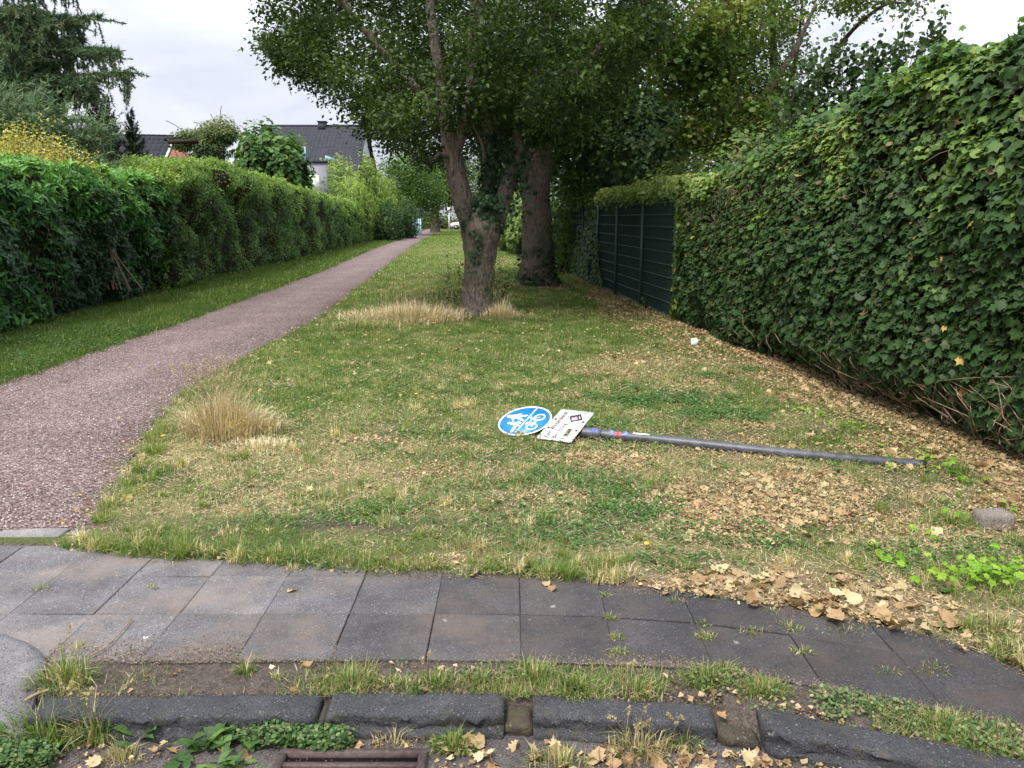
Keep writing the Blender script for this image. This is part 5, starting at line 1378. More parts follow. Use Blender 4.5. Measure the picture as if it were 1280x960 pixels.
# ------------------------------------------------------------------ trees
def grow(e, limbs, pts, leafspec, bark, sides=18, tw=(.035, .006), lump_=.14, per=70, spread=.26, cols=None, size=.06, tm=OVAL, seed=1, up=.7, min_z=0, far=None, sag=.05, dark_in=None, flare=True):
    """limbs: control rows x,y,z,r. pts: where the leaf clusters sit; each is reached by a branch from the nearest wood"""
    nodes_, rad_, parts = [], [], []
    for L in limbs:
        c = curve(np.array(L, float), max(8, 7 * len(L)))
        parts.append(tube(c[:, :3], np.maximum(c[:, 3], .01), sides, lump_, seed))
        s = slice(len(c) // 2 if L is limbs[0] and flare else 2, None)
        nodes_.append(c[s, :3]); rad_.append(c[s, 3])
    build('trunk', parts, bark, e, True)
    nod = np.concatenate(nodes_); rad = np.concatenate(rad_)
    order = np.argsort(np.min(np.linalg.norm(pts[:, None] - nod[None, ::3], axis=-1), axis=1))
    br, tips = [], []
    NB = np.empty((len(nod) + len(pts) * 6, 3)); NR = np.empty(len(NB)); NB[:len(nod)] = nod; NR[:len(nod)] = rad; m = len(nod)
    for i in order:
        p = pts[i]
        dv = p - NB[:m]; dist = np.linalg.norm(dv, axis=1)
        cost = dist + np.where(dv[:, 2] < -.2, .8 * -dv[:, 2], 0)
        j = int(np.argmin(cost)); a = NB[j]; d = dist[j]
        if d < .05: tips.append(p); continue
        mid = a + (p - a) * .5 + np.array([0, 0, .10 * d]) + rng.normal(0, .06 * d, 3)
        q2 = a + (p - a) * .8 + np.array([0, 0, .05 * d - sag * d]) + rng.normal(0, .05 * d, 3)
        c = curve(np.array([a, mid, q2, p]), 7)
        r0 = min(NR[j] * .75, tw[0] * (.35 + d)); r1 = min(tw[1], r0 * .8)
        rr = np.linspace(r0, r1, 7)
        br.append(tube(c, rr, 5, cap=False))
        NB[m:m + 6] = c[1:]; NR[m:m + 6] = rr[1:]; m += 6
        tips.append(p)
    build('branches', br, bark, e, True)['kind'] = 'stuff'
    tips = np.array(tips); k = len(tips)
    n = k * per
    ci = np.repeat(np.arange(k), per)
    off = rng.normal(0, 1, (n, 3)) * spread * np.array([1, 1, .75]) * np.repeat(rng.uniform(.6, 1.25, k), per)[:, None]
    P = tips[ci] + off
    ok = P[:, 2] > min_z
    P, off, ci = P[ok], off[ok], ci[ok]; n = len(P)
    cl = rng.normal(.45, .16, k)
    t = cl[ci] + 1.0 * (fbm(P * .9, seed + 3) - .5) + rng.normal(0, .14, n)
    N = rng.normal(0, .55, (n, 3)) + [0, 0, up]
    U = unit(off) * .8 + rng.normal(0, .5, (n, 3)) + [0, 0, -.35]
    build('crown', [scatter(tm, P, N, U, size * rng.uniform(.6, 1.3, n), pick(cols, n, .2, np.clip(t, 0, 1)))], M_LEAF, e)['kind'] = 'stuff'
def ivy_on(e, limbs, n, seed, zr, size, cols, thr=.5, side=None, out=.03):
    parts = []
    for L in limbs:
        c = curve(np.array(L, float), 60)
        i = rng.integers(0, 60, n); a = rng.uniform(0, 6.28, n)
        d = np.stack([np.cos(a), np.sin(a), 0 * a], -1)
        P = c[i, :3] + d * (c[i, 3] + rng.random(n) * out)[:, None] + rng.normal(0, .02, (n, 3))
        k = (P[:, 2] > zr[0]) & (P[:, 2] < zr[1]) & (fbm(P * 1.9, seed) > thr)
        if side is not None: k &= (d @ np.array(side)) > -.2
        P, d = P[k], d[k]; m = len(P)
        if m: parts.append(scatter(IVY_FAR, P, d + [0, 0, .4] + rng.normal(0, .35, (m, 3)), rng.normal(0, .45, (m, 3)) + [0, 0, -1], size * rng.uniform(.6, 1.3, m), pick(cols, m, .2)))
    build('ivy', parts, M_LEAF, e)['kind'] = 'stuff'

IVD = [(.016, .038, .016), (.028, .065, .024), (.05, .10, .035)]
A = empty('tree', (-.6, 13.5, 0), 'front tree with a stout forked trunk and dark spreading crown on the lawn', 'tree')
tA = [[(-.58, 13.5, -.1, .40), (-.58, 13.5, .02, .345), (-.56, 13.5, .22, .29), (-.55, 13.5, .55, .265), (-.545, 13.5, .85, .255), (-.53, 13.5, 1.12, .285), (-.51, 13.5, 1.32, .33), (-.50, 13.5, 1.50, .335), (-.49, 13.5, 1.66, .25), (-.49, 13.5, 1.78, .10)],
      [(-.54, 13.5, 1.15, .20), (-.70, 13.48, 1.55, .185), (-.88, 13.42, 2.15, .165), (-.97, 13.38, 2.62, .145), (-1.06, 13.34, 3.1, .105), (-1.14, 13.3, 3.8, .085), (-1.25, 13.2, 4.8, .07), (-1.3, 13.1, 6.2, .05), (-1.4, 13.1, 7.4, .02)],
      [(-.97, 13.38, 2.55, .11), (-.80, 13.36, 2.95, .095), (-.66, 13.3, 3.5, .08), (-.6, 13.2, 4.6, .06), (-.4, 13.2, 6.4, .03)],
      [(-.44, 13.5, 1.1, .16), (-.28, 13.5, 1.52, .155), (-.08, 13.52, 2.10, .135), (.06, 13.55, 2.62, .125), (.18, 13.6, 3.15, .11), (.45, 13.8, 3.85, .09), (.7, 14.0, 5.2, .06), (.9, 14.1, 7, .03)],
      [(-.42, 13.65, 1.45, .12), (-.38, 13.75, 2.1, .105), (-.36, 13.9, 2.6, .10), (-.43, 14.0, 3.2, .09), (-.54, 14.1, 4.0, .075), (-.5, 14.3, 5.6, .05), (-.4, 14.4, 7.6, .02)],
      [(.10, 13.55, 2.75, .085), (.42, 13.4, 3.35, .075), (1.15, 13.2, 3.95, .06), (2.0, 13.0, 4.75, .045), (2.6, 12.9, 5.4, .02)],
      [(-1.08, 13.34, 3.15, .07), (-1.75, 13.2, 3.85, .055), (-2.5, 13.1, 4.7, .04), (-3.0, 13.0, 5.6, .015)],
      [(-.45, 13.2, 2.45, .022), (-.47, 13.1, 2.72, .020), (-.60, 13.05, 3.0, .018), (-.68, 13.0, 3.2, .010)]]
def crownA(n):
    out = []
    lowx = [-4.2, -3.55, -3.1, -2.6, -2.2, -1.75, -1.3, -1.0, -.5, .2, .8, 1.6, 2.6, 3.4]; lowz = [4.6, 4.1, 3.55, 3.35, 2.95, 2.62, 2.42, 3.0, 3.15, 3.0, 2.95, 3.75, 4.7, 5.3]
    while len(out) < n:
        x, y = rng.uniform(-3.75, 3.0), rng.uniform(10.6, 16.9)
        q = ((x + .4) / 3.35) ** 2 + ((y - 13.8) / 3.1) ** 2
        if q > 1.05 or x > 2.3: continue
        top = 4.3 + 4.6 * math.sqrt(max(0, 1.05 - q))
        lo = float(np.interp(x, lowx, lowz)) + .25 * max(0, math.hypot(x + .4, y - 13.5) - 1.8) * (abs(y - 13.5) > 1.2)
        z = lo + (top - lo) * rng.random() ** 2.1
        if fbm(np.array([x, y, z]) * 1.15, 401) > .535: continue
        out.append((x, y, z))
    return np.array(out)
MAPLE = [(.017, .034, .009), (.034, .064, .015), (.062, .105, .024), (.105, .16, .038)]
grow(A, tA, crownA(1250), None, M_BARK, per=82, spread=.145, cols=MAPLE, size=.074, seed=411, tw=(.045, .006))
ivy_on(A, tA[:1], 2600, 421, (.05, 1.75), .055, IVD, .62)
ivy_on(A, [tA[3]], 1800, 423, (1.9, 3.4), .065, IVD, .45, out=.10)
ivy_on(A, [tA[4]], 1800, 425, (1.6, 3.0), .065, IVD, .45, out=.10)
n = 330
P = np.array([-.42, 13.40, 1.78]) + rng.normal(0, 1, (n, 3)) * [.19, .12, .09]
P2_ = np.array([.02, 13.45, 2.35]) + rng.normal(0, 1, (n, 3)) * [.17, .12, .33]
Pp = np.concatenate([P, P2_])
build('ivy', [scatter(IVY_FAR, Pp, rng.normal(0, .4, (2 * n, 3)) + [0, -.8, .5], rng.normal(0, .4, (2 * n, 3)) + [0, 0, -1], .07 * rng.uniform(.6, 1.3, 2 * n), pick(IVD, 2 * n, .2))], M_LEAF, A)['kind'] = 'stuff'
# thin shoots at the trunk
sh = []
for bx, by, m in ((-.22, 13.3, 16), (-.95, 13.45, 10), (-.3, 13.2, 8)):
    for i in range(m):
        b_ = np.array([bx + rng.normal(0, .10), by + rng.normal(0, .08), rng.uniform(0, .5)]); t_ = b_ + np.array([rng.normal(0, .12), rng.normal(0, .08), rng.uniform(.25, .6)])
        V, T = tube(np.array([b_, (b_ + t_) / 2 + rng.normal(0, .02, 3), t_]), .004, 3, cap=False); sh.append((V, T, (.3, .25, .12)))
        P = b_ + (t_ - b_) * rng.random((14, 1)) + rng.normal(0, .03, (14, 3))
        sh.append(scatter(OVAL, P, rng.normal(0, .6, (14, 3)) + [0, -.3, .8], rng.normal(0, .7, (14, 3)), .06 * rng.uniform(.6, 1.2, 14), pick(IVD + [(.09, .15, .05)], 14)))
build('shoots', sh, M_LEAF, A)['kind'] = 'stuff'

B = empty('tree', (.6, 19.3, 0), 'second tree behind the front one with a thick straight ivy flecked trunk beside the fence', 'tree')
tB = [[(.62, 19.3, -.1, .577), (.62, 19.3, .03, .502), (.61, 19.3, .25, .419), (.60, 19.3, .7, .377), (.58, 19.3, 1.5, .349), (.57, 19.3, 2.4, .335), (.62, 19.3, 3.2, .335), (.7, 19.3, 4.2, .279), (.8, 19.3, 5.6, .205), (.9, 19.3, 8, .112), (1, 19.3, 10.5, .037)],
      [(.55, 19.25, 1.7, .16), (.36, 19.2, 2.3, .16), (.25, 19.1, 3.0, .15), (-.1, 19, 4.2, .12), (-.8, 18.7, 6, .07)],
      [(.7, 19.3, 3.6, .16), (1.5, 19.0, 4.6, .12), (2.2, 18.6, 5.8, .08), (2.6, 18.3, 6.8, .03)],
      [(.7, 19.3, 4.0, .15), (-.4, 19.5, 5.2, .11), (-1.8, 19.8, 6.4, .06)]]
def crownB(n):
    out = []
    while len(out) < n:
        x, y = rng.uniform(-3.6, 5.2), rng.uniform(15.5, 23.5)
        q = ((x + .1) / 3.3) ** 2 + ((y - 19.5) / 4.0) ** 2
        if q > 1 or x > 2.2: continue
        lo = 3.35 + .9 * max(0, x - .9) + (.5 if x < -1 else 0); top = 5 + 6 * math.sqrt(1 - q)
        z = lo + (top - lo) * rng.random() ** 2.1
        if fbm(np.array([x, y, z]) * .7, 431) > .62: continue
        out.append((x, y, z))
    return np.array(out)
grow(B, tB, crownB(560), None, M_BARK, per=72, spread=.34, cols=[(.016, .034, .009), (.028, .058, .013), (.05, .09, .02), (.085, .135, .03)], size=.11, seed=441, tw=(.04, .007))
ivy_on(B, tB[:1], 4000, 443, (.0, 3.6), .065, IVD, .60)
ivy_on(B, tB[:1], 2600, 445, (.0, .9), .08, IVD, .40, out=.12)

# ------------------------------------------------------------------ trees beyond the fence
def ell(c, r, n, seed, thr=.6, lo=.0, sh=.7):
    out = []
    while len(out) < n:
        d = unit(rng.normal(0, 1, 3)) * (1 - sh * rng.random() ** 2)
        p = np.array(c) + d * np.array(r)
        if p[2] < lo or fbm(p * .8, seed) > thr: continue
        out.append(p)
    return np.array(out)
T1 = empty('tree', (3.2, 21, 0), 'dark tree hung with glossy blue green ivy behind the mesh fence', 'tree')
grow(T1, [[(3.2, 21.3, 0, .3), (3.2, 21.3, 2, .24), (3.0, 21.2, 4, .16), (2.8, 21.2, 6.5, .05)], [(3.1, 21.3, 2.6, .12), (2.0, 21.2, 3.6, .08), (1.4, 21, 4.4, .03)], [(3.1, 21.3, 2.4, .12), (4.2, 20.8, 3.2, .08), (4.8, 20.6, 3.8, .03)]],
     np.concatenate([ell((2.9, 21, 4.1), (2.3, 1.8, 2.2), 300, 451, lo=1.9), ell((1.7, 22, 3.2), (1.1, 1.2, 1.3), 80, 453, lo=1.2)]), None, M_BARK_DARK, per=60, spread=.30, cols=[(.045, .095, .036), (.08, .145, .05), (.13, .21, .07), (.21, .29, .10)], size=.10, tm=IVY_FAR, seed=455)
n = 5200
d = unit(rng.normal(0, 1, (n, 3)) * [1, 1, 1]); d[:, 1] = -np.abs(d[:, 1])
wob = 1 + .5 * (fbm(d * 2.6, 461) - .5)
P = np.array([3.0, 20.2, 3.35]) + d * np.array([1.15, .9, 1.25]) * (wob * (1 - .25 * rng.random(n) ** 2))[:, None]
build('ivy_curtain', [scatter(IVY_FAR, P, d + rng.normal(0, .4, (n, 3)) + [0, -.3, .3], rng.normal(0, .35, (n, 3)) + [0, 0, -1], .125 * rng.uniform(.6, 1.3, n), pick([(.04, .09, .042), (.075, .145, .066), (.13, .21, .095)], n, .2))], M_GLOSS, T1)['kind'] = 'stuff'
T2 = empty('tree', (4.6, 17, 0), 'maple with yellowing leaf clusters leaning over the fence', 'tree')
grow(T2, [[(4.9, 17, 0, .2), (4.8, 17, 2, .17), (4.5, 16.8, 3.6, .12), (4.1, 16.4, 5.2, .08), (3.9, 16.2, 7, .03)], [(4.6, 16.9, 3.2, .09), (3.7, 16.4, 4.0, .06), (2.9, 16.2, 4.6, .03)], [(4.6, 16.9, 3.4, .09), (5.4, 16.6, 4.6, .06), (5.8, 16.4, 5.6, .03)]],
     np.concatenate([ell((3.3, 16.2, 4.75), (1.0, .9, .6), 75, 463, thr=.7), ell((4.1, 16.5, 3.9), (1.1, 1.0, 1.1), 110, 465, lo=2.3), ell((3.9, 16.3, 6), (1.5, 1.6, 1.6), 90, 467)]), None, M_BARK, per=50, spread=.19, cols=[(.055, .11, .024), (.10, .17, .034), (.17, .24, .05), (.33, .30, .09)], size=.085, tm=IVY_FAR, seed=469)
T3 = empty('tree', (6.2, 18, 0), 'open crowned tree with visible limbs against the sky behind the ivy hedge', 'tree')
grow(T3, [[(6.2, 18.4, 0, .22), (6.1, 18.4, 2, .17), (5.9, 18.3, 3.4, .12), (5.6, 18.2, 5, .08), (5.4, 18, 7, .03)], [(6.0, 18.3, 3.0, .08), (5.9, 18.1, 4.0, .06), (6.0, 17.9, 5.0, .04), (6.0, 17.8, 6, .02)], [(5.9, 18.3, 3.2, .07), (6.5, 18, 3.9, .05), (6.9, 17.8, 4.4, .02)], [(6.0, 18.3, 2.6, .07), (5.2, 18, 3.6, .05), (4.8, 18, 4.2, .02)],
          [(6.0, 18.2, 3.4, .06), (6.3, 16.5, 4.8, .045), (6.35, 14.8, 5.15, .03), (6.6, 14.2, 5.05, .012)]],
     np.concatenate([ell((5.3, 18, 5.3), (1.15, 1.3, 1.3), 105, 471, thr=.56), ell((5.75, 17.9, 3.8), (.9, 1.0, .75), 75, 473, thr=.56, lo=2.6), ell((5.1, 18, 3.5), (1.0, .9, 1.0), 90, 475, lo=2), ell((6.0, 14.5, 5.25), (.9, .5, .25), 26, 477, thr=.75), ell((4.6, 18.5, 6.2), (1.5, 1.4, 1.3), 80, 479)]),
     None, M_BARK_DARK, per=64, spread=.155, cols=[(.036, .066, .016), (.065, .11, .024), (.11, .165, .036), (.17, .21, .055)], size=.085, tm=OVAL, seed=481, tw=(.03, .006))
bush('shrub', 'shrub with dense mid green leaves filling the gap behind fence and maple', 'shrub', [(4.3, 15.6, 1.7, 1.0, 1.0, 1.6), (5.3, 15.4, 1.8, 1.1, 1.0, 1.5), (1.6, 24, 1.5, .9, 1.2, 1.6), (3.6, 18.5, 1.4, 1.2, 1.0, 1.5)], 15000, IVY_FAR, .085, [(.044, .094, .027), (.088, .156, .040), (.156, .237, .062), (.237, .312, .088)], 483)
# hornbeam shoots above the ivy hedge
S1 = empty('shrub', (4.35, 9.2, 0), 'upright leafy shoots of a hornbeam rising behind the ivy hedge', 'shrub')
shp, lv = [], []
for (tx, ty, tz) in [(3.27,9.6,3.2), (3.39,9.6,3.39), (3.53,9.4,3.43), (3.58,9.2,3.49), (3.8,9.2,3.27), (3.89,9,3.34), (4.05,9,3.28), (4.08,8.8,3.72), (4.05,8.8,3.35), (4.23,8.6,3.41), (4.3,8.6,3.5), (4.03,8.4,3.15), (3.21,9.8,2.99), (3.36,9.8,2.9), (3.47,9.4,3.1), (3.7,9.2,3.11), (3.83,9,3.07), (4.35,8.4,3.16), (3.15,10,2.83), (3.3,10,2.74), (3.62,9.3,2.92), (3.99,8.8,3.08), (3.39,9.7,3.28), (3.45,9.5,3.28), (3.51,9.4,3.18), (3.57,9.3,3.31), (3.69,9.3,3.33), (3.74,9.2,3.17), (3.81,9.1,3.29), (3.86,9,3.2), (3.97,9,3.18), (4.05,8.8,3.2), (4.13,8.7,3.28), (4.18,8.6,3.28), (4.27,8.6,3.26), (3.24,9.7,3.06), (3.41,9.6,3.09)]:
    b_ = np.array([tx + .25 + rng.normal(0, .12), ty + .3, 1.4]); t_ = np.array([tx, ty, tz])
    t_[2] += .10
    c = curve(np.array([b_, b_ + (t_ - b_) * .5 + rng.normal(0, .07, 3), t_]), 24)
    shp.append(tube(c, np.linspace(.012, .003, 24), 4, cap=False))
    m = 170; i = rng.integers(0, 24, m); off = rng.normal(0, 1, (m, 3)) * np.interp(i, [0, 14, 23], [.17, .09, .025])[:, None]
    lv.append(scatter(ROUND, c[i] + off, rng.normal(0, .6, (m, 3)) + [-.2, -.5, .5], unit(off) + rng.normal(0, .4, (m, 3)) + [0, 0, -.15], .054 * rng.uniform(.6, 1.3, m), pick([(.02, .045, .014), (.04, .08, .02), (.085, .14, .035)], m, .2)))
    m = 150; i = rng.integers(0, 14, m); off = rng.normal(0, .20, (m, 3))
    lv.append(scatter(ROUND, c[i] + off, rng.normal(0, .6, (m, 3)) + [-.2, -.5, .5], unit(off) + rng.normal(0, .4, (m, 3)), .054 * rng.uniform(.6, 1.3, m), pick([(.02, .045, .014), (.04, .08, .02)], m, .2)))
build('stems', shp, M_BARK_DARK, S1)['kind'] = 'stuff'; build('foliage', lv, M_LEAF, S1)['kind'] = 'stuff'

# ------------------------------------------------------------------ garden trees on the left
def needles_on(c, n, L, w, cols, spread_=.9, seg_from=0.0):
    k = len(c); i = (seg_from + (1 - seg_from) * rng.random(n)) * (k - 1); a = i.astype(int); f = (i - a)[:, None]
    a1 = np.minimum(a + 1, k - 1)
    P = c[a] * (1 - f) + c[a1] * f; d = unit(c[a1] - c[a] + 1e-6)
    U = d * .55 + rng.normal(0, spread_ * .6, (n, 3))
    U = unit(U); X = unit(np.cross(U, rng.normal(0, 1, (n, 3))))
    l_ = L * rng.uniform(.6, 1.25, (n, 1))
    V = np.stack([P - X * w / 2, P + X * w / 2, P + U * l_], 1).reshape(-1, 3)
    return V, np.arange(n * 3).reshape(n, 3), np.repeat(pick(cols, n, .22), 3, 0)
K = empty('conifer', (-14.5, 22.5, 0), 'tall conifer with drooping tassel branches at the top left', 'conifer')
build('trunk', [tube(curve(np.array([[-14.6, 22.5, -.1], [-14.5, 22.5, 4], [-14.4, 22.5, 8], [-14.4, 22.5, 13]]), 24), np.linspace(.34, .08, 24), 14, .12, 3)], M_BARK_DARK, K, True)
wood, ned = [], []
CON = [(.037, .076, .037), (.068, .126, .057), (.119, .194, .085), (.186, .236, .101)]
tipsK = [((-9.43,21,5.1), 1), ((-9.91,21.5,5.7), 1), ((-10.56,22,6.66), 1), ((-11.03,22,6.08), 1), ((-10.97,22,4.75), .8), ((-11.09,22,7.42), 1), ((-11.38,21,6.25), .9), ((-11.86,21,5.51), .9), ((-11.56,21.5,5.41), .8), ((-12.14,21,6.43), 1), ((-11.09,21.3,5), .8), ((-10.3,22,8.17), 1), ((-11.55,21.6,7.68), 1), ((-12.43,20.8,4.73), .7), ((-11.75,21,4.76), .6), ((-11.12,21.5,6.54), 1), ((-10.99,21.8,6.42), 1), ((-11.99,21,6.06), .9), ((-11.35,21.4,5.87), .9), ((-11.63,21,6.61), 1), ((-12.09,20.6,5.62), .8), ((-11.63,21.2,5.07), .8), ((-11.19,21.6,5.52), .9), ((-11.44,21.5,4.68), .7), ((-10.73,21.8,5.07), .8)]
for k_ in range(26):
    a_ = rng.uniform(0, 6.28); z_ = rng.uniform(4, 12); l_ = 3.6 * (1 - (z_ - 4) / 11) + .8
    tipsK.append(((-14.4 + l_ * math.cos(a_), 22.5 + l_ * math.sin(a_), z_ - .2), .8))
for (tx, ty, tz), hang in tipsK:
    t_ = np.array([tx, ty, tz]); b_ = np.array([-14.45, 22.5, max(2.5, tz - .3 + rng.normal(0, .3))])
    c = curve(np.array([b_, b_ + (t_ - b_) * .45 + [0, 0, .25], b_ + (t_ - b_) * .8 + [0, 0, .12], t_]), 22)
    wood.append(tube(c, np.linspace(.06, .008, 22), 5, cap=False))
    ned.append(needles_on(c, 800, .20, .026, CON, .9, .2))
    L = np.linalg.norm(t_ - b_)
    for j in range(int(15 * L)):
        s_ = rng.uniform(.25, 1.0); q = c[int(s_ * 21)]
        hl = rng.uniform(.25, .85) * hang
        e_ = q + np.array([rng.normal(0, .10), rng.normal(0, .16), -hl])
        sd = rng.normal(0, .35, 2)
        if rng.random() < .4: e_ = q + np.array([sd[0], sd[1], -.12])
        cc_ = curve(np.array([q, (q + e_) / 2 + rng.normal(0, .05, 3), e_]), 6)
        ned.append(needles_on(cc_, int(130 * (np.linalg.norm(e_ - q) + .2)), .09, .028, CON + ([(.20, .15, .07)] if rng.random() < .25 else []), .8))
build('branches', wood, M_BARK_DARK, K, True)['kind'] = 'stuff'
build('crown', ned, M_NEEDLE, K)['kind'] = 'stuff'
# soft pale pine below it
K2 = empty('pine_tree', (-12.2, 18.5, 0), 'soft pale green pine with long needles below the drooping conifer', 'conifer')
build('trunk', [tube(curve(np.array([[-12.3, 18.8, -.1], [-12.2, 18.8, 2], [-12.4, 18.8, 4.5]]), 12), np.linspace(.2, .06, 12), 10, .1, 3)], M_BARK_DARK, K2, True)
wood, ned = [], []
for i in range(260):
    cx, cy, cz = [(-11.3, 18.4, 3.5), (-12.4, 18, 3.9), (-9.9, 18.6, 3.0), (-10.9, 18.0, 3.2)][i % 4]
    d_ = unit(rng.normal(0, 1, 3)); t_ = np.array([cx, cy, cz]) + d_ * np.array([1.0, .9, .85]) * rng.uniform(.5, 1)
    if t_[2] < 1.5: continue
    b_ = np.array([-12.25, 18.8, rng.uniform(1.5, 3.8)])
    c = curve(np.array([b_, b_ + (t_ - b_) * .5 + [0, 0, -.1], t_]), 12)
    wood.append(tube(c, np.linspace(.03, .006, 12), 4, cap=False))
    for j in range(6):
        e_ = t_ + rng.normal(0, .30, 3) + [0, 0, .05]; q = c[rng.integers(7, 12)]
        ned.append(needles_on(np.array([q, (q + e_) / 2, e_]), 80, .16, .022, [(.058, .111, .058), (.111, .182, .091), (.182, .260, .130), (.247, .312, .143)], .8))
build('branches', wood, M_BARK_DARK, K2, True)['kind'] = 'stuff'
build('crown', ned, M_NEEDLE, K2)['kind'] = 'stuff'
def spruce(px_, y_, top, h, r_, n, label, lean=0, low=.9, group=None):
    x_, _, z_ = px_
    e = empty('spruce_tree', (x_, y_, 0), label, 'conifer', group)
    build('trunk', [tube(np.array([[x_, y_, 0], [x_ + lean * .5, y_, z_ * .5], [x_ + lean, y_, z_]]), np.array([.12, .08, .015]), 8)], M_BARK_DARK, e)
    ned = []
    for i in range(n):
        s_ = rng.random() ** .75; zb = z_ - s_ * (z_ - low); rr = r_ * (.06 + s_ ** .9) * rng.uniform(.7, 1.1); a_ = rng.uniform(0, 6.28)
        b_ = np.array([x_ + lean * zb / z_, y_, zb - .1]); t_ = b_ + np.array([rr * math.cos(a_), rr * math.sin(a_), .30 * rr + .16])
        ned.append(needles_on(curve(np.array([b_, (b_ + t_) / 2 + [0, 0, -.06], t_]), 5), 42, .10, .022, [(.016, .032, .014), (.03, .056, .024), (.055, .09, .035)], .7, .2))
    build('crown', ned, M_NEEDLE, e)['kind'] = 'stuff'
spruce((-10.92,24,4.6), 24, 0, 4.6, .85, 260, 'small dark pointed spruce left of the brick gable house')
spruce((-11.39,23,5.02), 23, 0, 5, .8, 230, 'dark spruce with upswept tips right of the drooping conifer', low=2)
spruce((-11.39,23.6,4.94), 23.6, 0, 5, .75, 230, 'second dark spruce leaning against its neighbour behind the laurel hedge', low=2)
YELB = [(.20, .19, .03), (.36, .32, .05), (.50, .44, .09), (.58, .52, .16)]
yb = empty('yellow_shrub', (-8.6, 14.6, 0), 'bright yellow leaved shrub with upright sprays behind the laurel hedge', 'shrub')
lv, st = [], []
for i in range(300):
    tx = rng.uniform(-10.4, -7.5); hmax = np.interp(tx, [-10.4, -9.6, -8.9, -8.55, -8.3, -7.9, -7.5], [2.75, 2.8, 2.85, 3.1, 2.9, 2.75, 2.6])
    if i < 14: tx, hmax = rng.choice([-8.55, -8.4, -7.85, -9.0]) + rng.normal(0, .12), rng.uniform(2.8, 3.25)
    t_ = np.array([tx, 14.6 + rng.normal(0, .35), hmax * rng.uniform(.80, 1.04)]); b_ = np.array([t_[0] + rng.normal(0, .3), 14.8, .3])
    c = curve(np.array([b_, b_ + (t_ - b_) * .6 + rng.normal(0, .06, 3), t_]), 12); st.append(tube(c, np.linspace(.012, .003, 12), 3, cap=False))
    m = 90; i_ = rng.integers(5, 12, m); P = c[i_] + rng.normal(0, .10, (m, 3))
    lv.append(scatter(OVAL, P, rng.normal(0, .6, (m, 3)) + [.2, -.3, .8], rng.normal(0, .7, (m, 3)) + [0, 0, .1], .052 * rng.uniform(.6, 1.3, m), pick(YELB, m, .2)))
build('stems', st, M_TWIG, yb)['kind'] = 'stuff'; build('foliage', lv, M_LEAF, yb)['kind'] = 'stuff'
bush('yellow_green_bush', 'rounded yellow green bush in front of the brick gable house', 'shrub', [(-11.1, 25.5, 2.5, .75, .6, .75), (-11.7, 25.8, 2.4, .6, .6, .75)], 5200, OVAL, .085, [(.08, .10, .02), (.17, .19, .03), (.28, .27, .05), (.30, .24, .08)], 501, stems=4)

# vine covered pergola
per = empty('pergola', (-13.7, 36.4, 0), 'dark timber pergola overgrown with vine above the privet hedge', 'pergola')
M_TIMBER = plain('dark_timber', (.028, .02, .016), .85, .2, 20, .4)
def beam(a, b, w=.06):
    return tube(np.array([a, b], float), w, 4)
build('beam', [beam((-15.19, 36.4, 4.96), (-13.6, 36.6, 4.98), .10)], M_TIMBER, per); build('beam', [beam((-14.63, 35.42, 4.75), (-13.4, 35.6, 4.8), .09)], M_TIMBER, per)
build('post', [beam((-13.3, 37.1, 0), (-13.3, 37.1, 4.9), .11)], M_TIMBER, per); build('post', [beam((-13.0, 36.4, 0), (-13.0, 36.4, 4.4), .09)], M_TIMBER, per)
build('guy_wire', [tube(np.array([(-14.84, 36.40, 4.96), (-14.14, 35.70, 2.58)]), .014, 4)], M_TIMBER, per)
build('vine', blob_leaves([(-13.9, 36.3, 4.75, 1.0, .6, .34), (-13.2, 36.3, 4.3, .75, .6, 1.0), (-13.79, 36.40, 5.03, 1.05, 0.70, 0.38), (-12.88, 36.54, 5.24, 0.84, 0.70, 0.59), (-13.23, 36.40, 4.12, 0.70, 0.70, 0.98), (-12.39, 36.12, 5.10, 0.53, 0.56, 0.42)], 11500, OVAL, .12, [(.025, .055, .018), (.055, .095, .026), (.12, .17, .045), (.18, .19, .06)], 511, rough=.8), M_LEAF, per)['kind'] = 'stuff'
sh = []
for (a_, b_, c_) in [((-14.28, 36.40, 5.24), (-14.63, 36.40, 5.52), (-15.05, 36.40, 5.73)), ((-12.60, 36.40, 5.66), (-12.67, 36.40, 5.94), (-12.60, 36.40, 6.33)), ((-12.88, 36.40, 5.52), (-13.02, 36.40, 5.87), (-13.09, 36.40, 6.01)), ((-12.18, 36.40, 5.38), (-11.83, 36.40, 5.52), (-11.62, 36.40, 5.31)), ((-13.44, 36.40, 5.24), (-13.58, 36.40, 5.59), (-13.86, 36.40, 5.66))]:
    sh.append(tube(curve(np.array([a_, b_, c_]), 7), .016, 3, cap=False))
build('vine_shoots', sh, M_BARK_DARK, per)
vin = bush('vine_bush', 'tall bush of large hanging vine leaves left of the grey roofed house', 'vine', [(-12.67, 42.00, 4.30, 1.27, 1.05, 1.58), (-11.62, 42.00, 3.85, 1.12, 1.05, 1.72), (-10.95, 42.00, 2.80, 0.68, 0.90, 1.35)], 11000, ROUND, .19, [(.03, .075, .018), (.06, .135, .03), (.105, .20, .045), (.17, .27, .065)], 521, droop=1.2, rough=.8, stems=4)

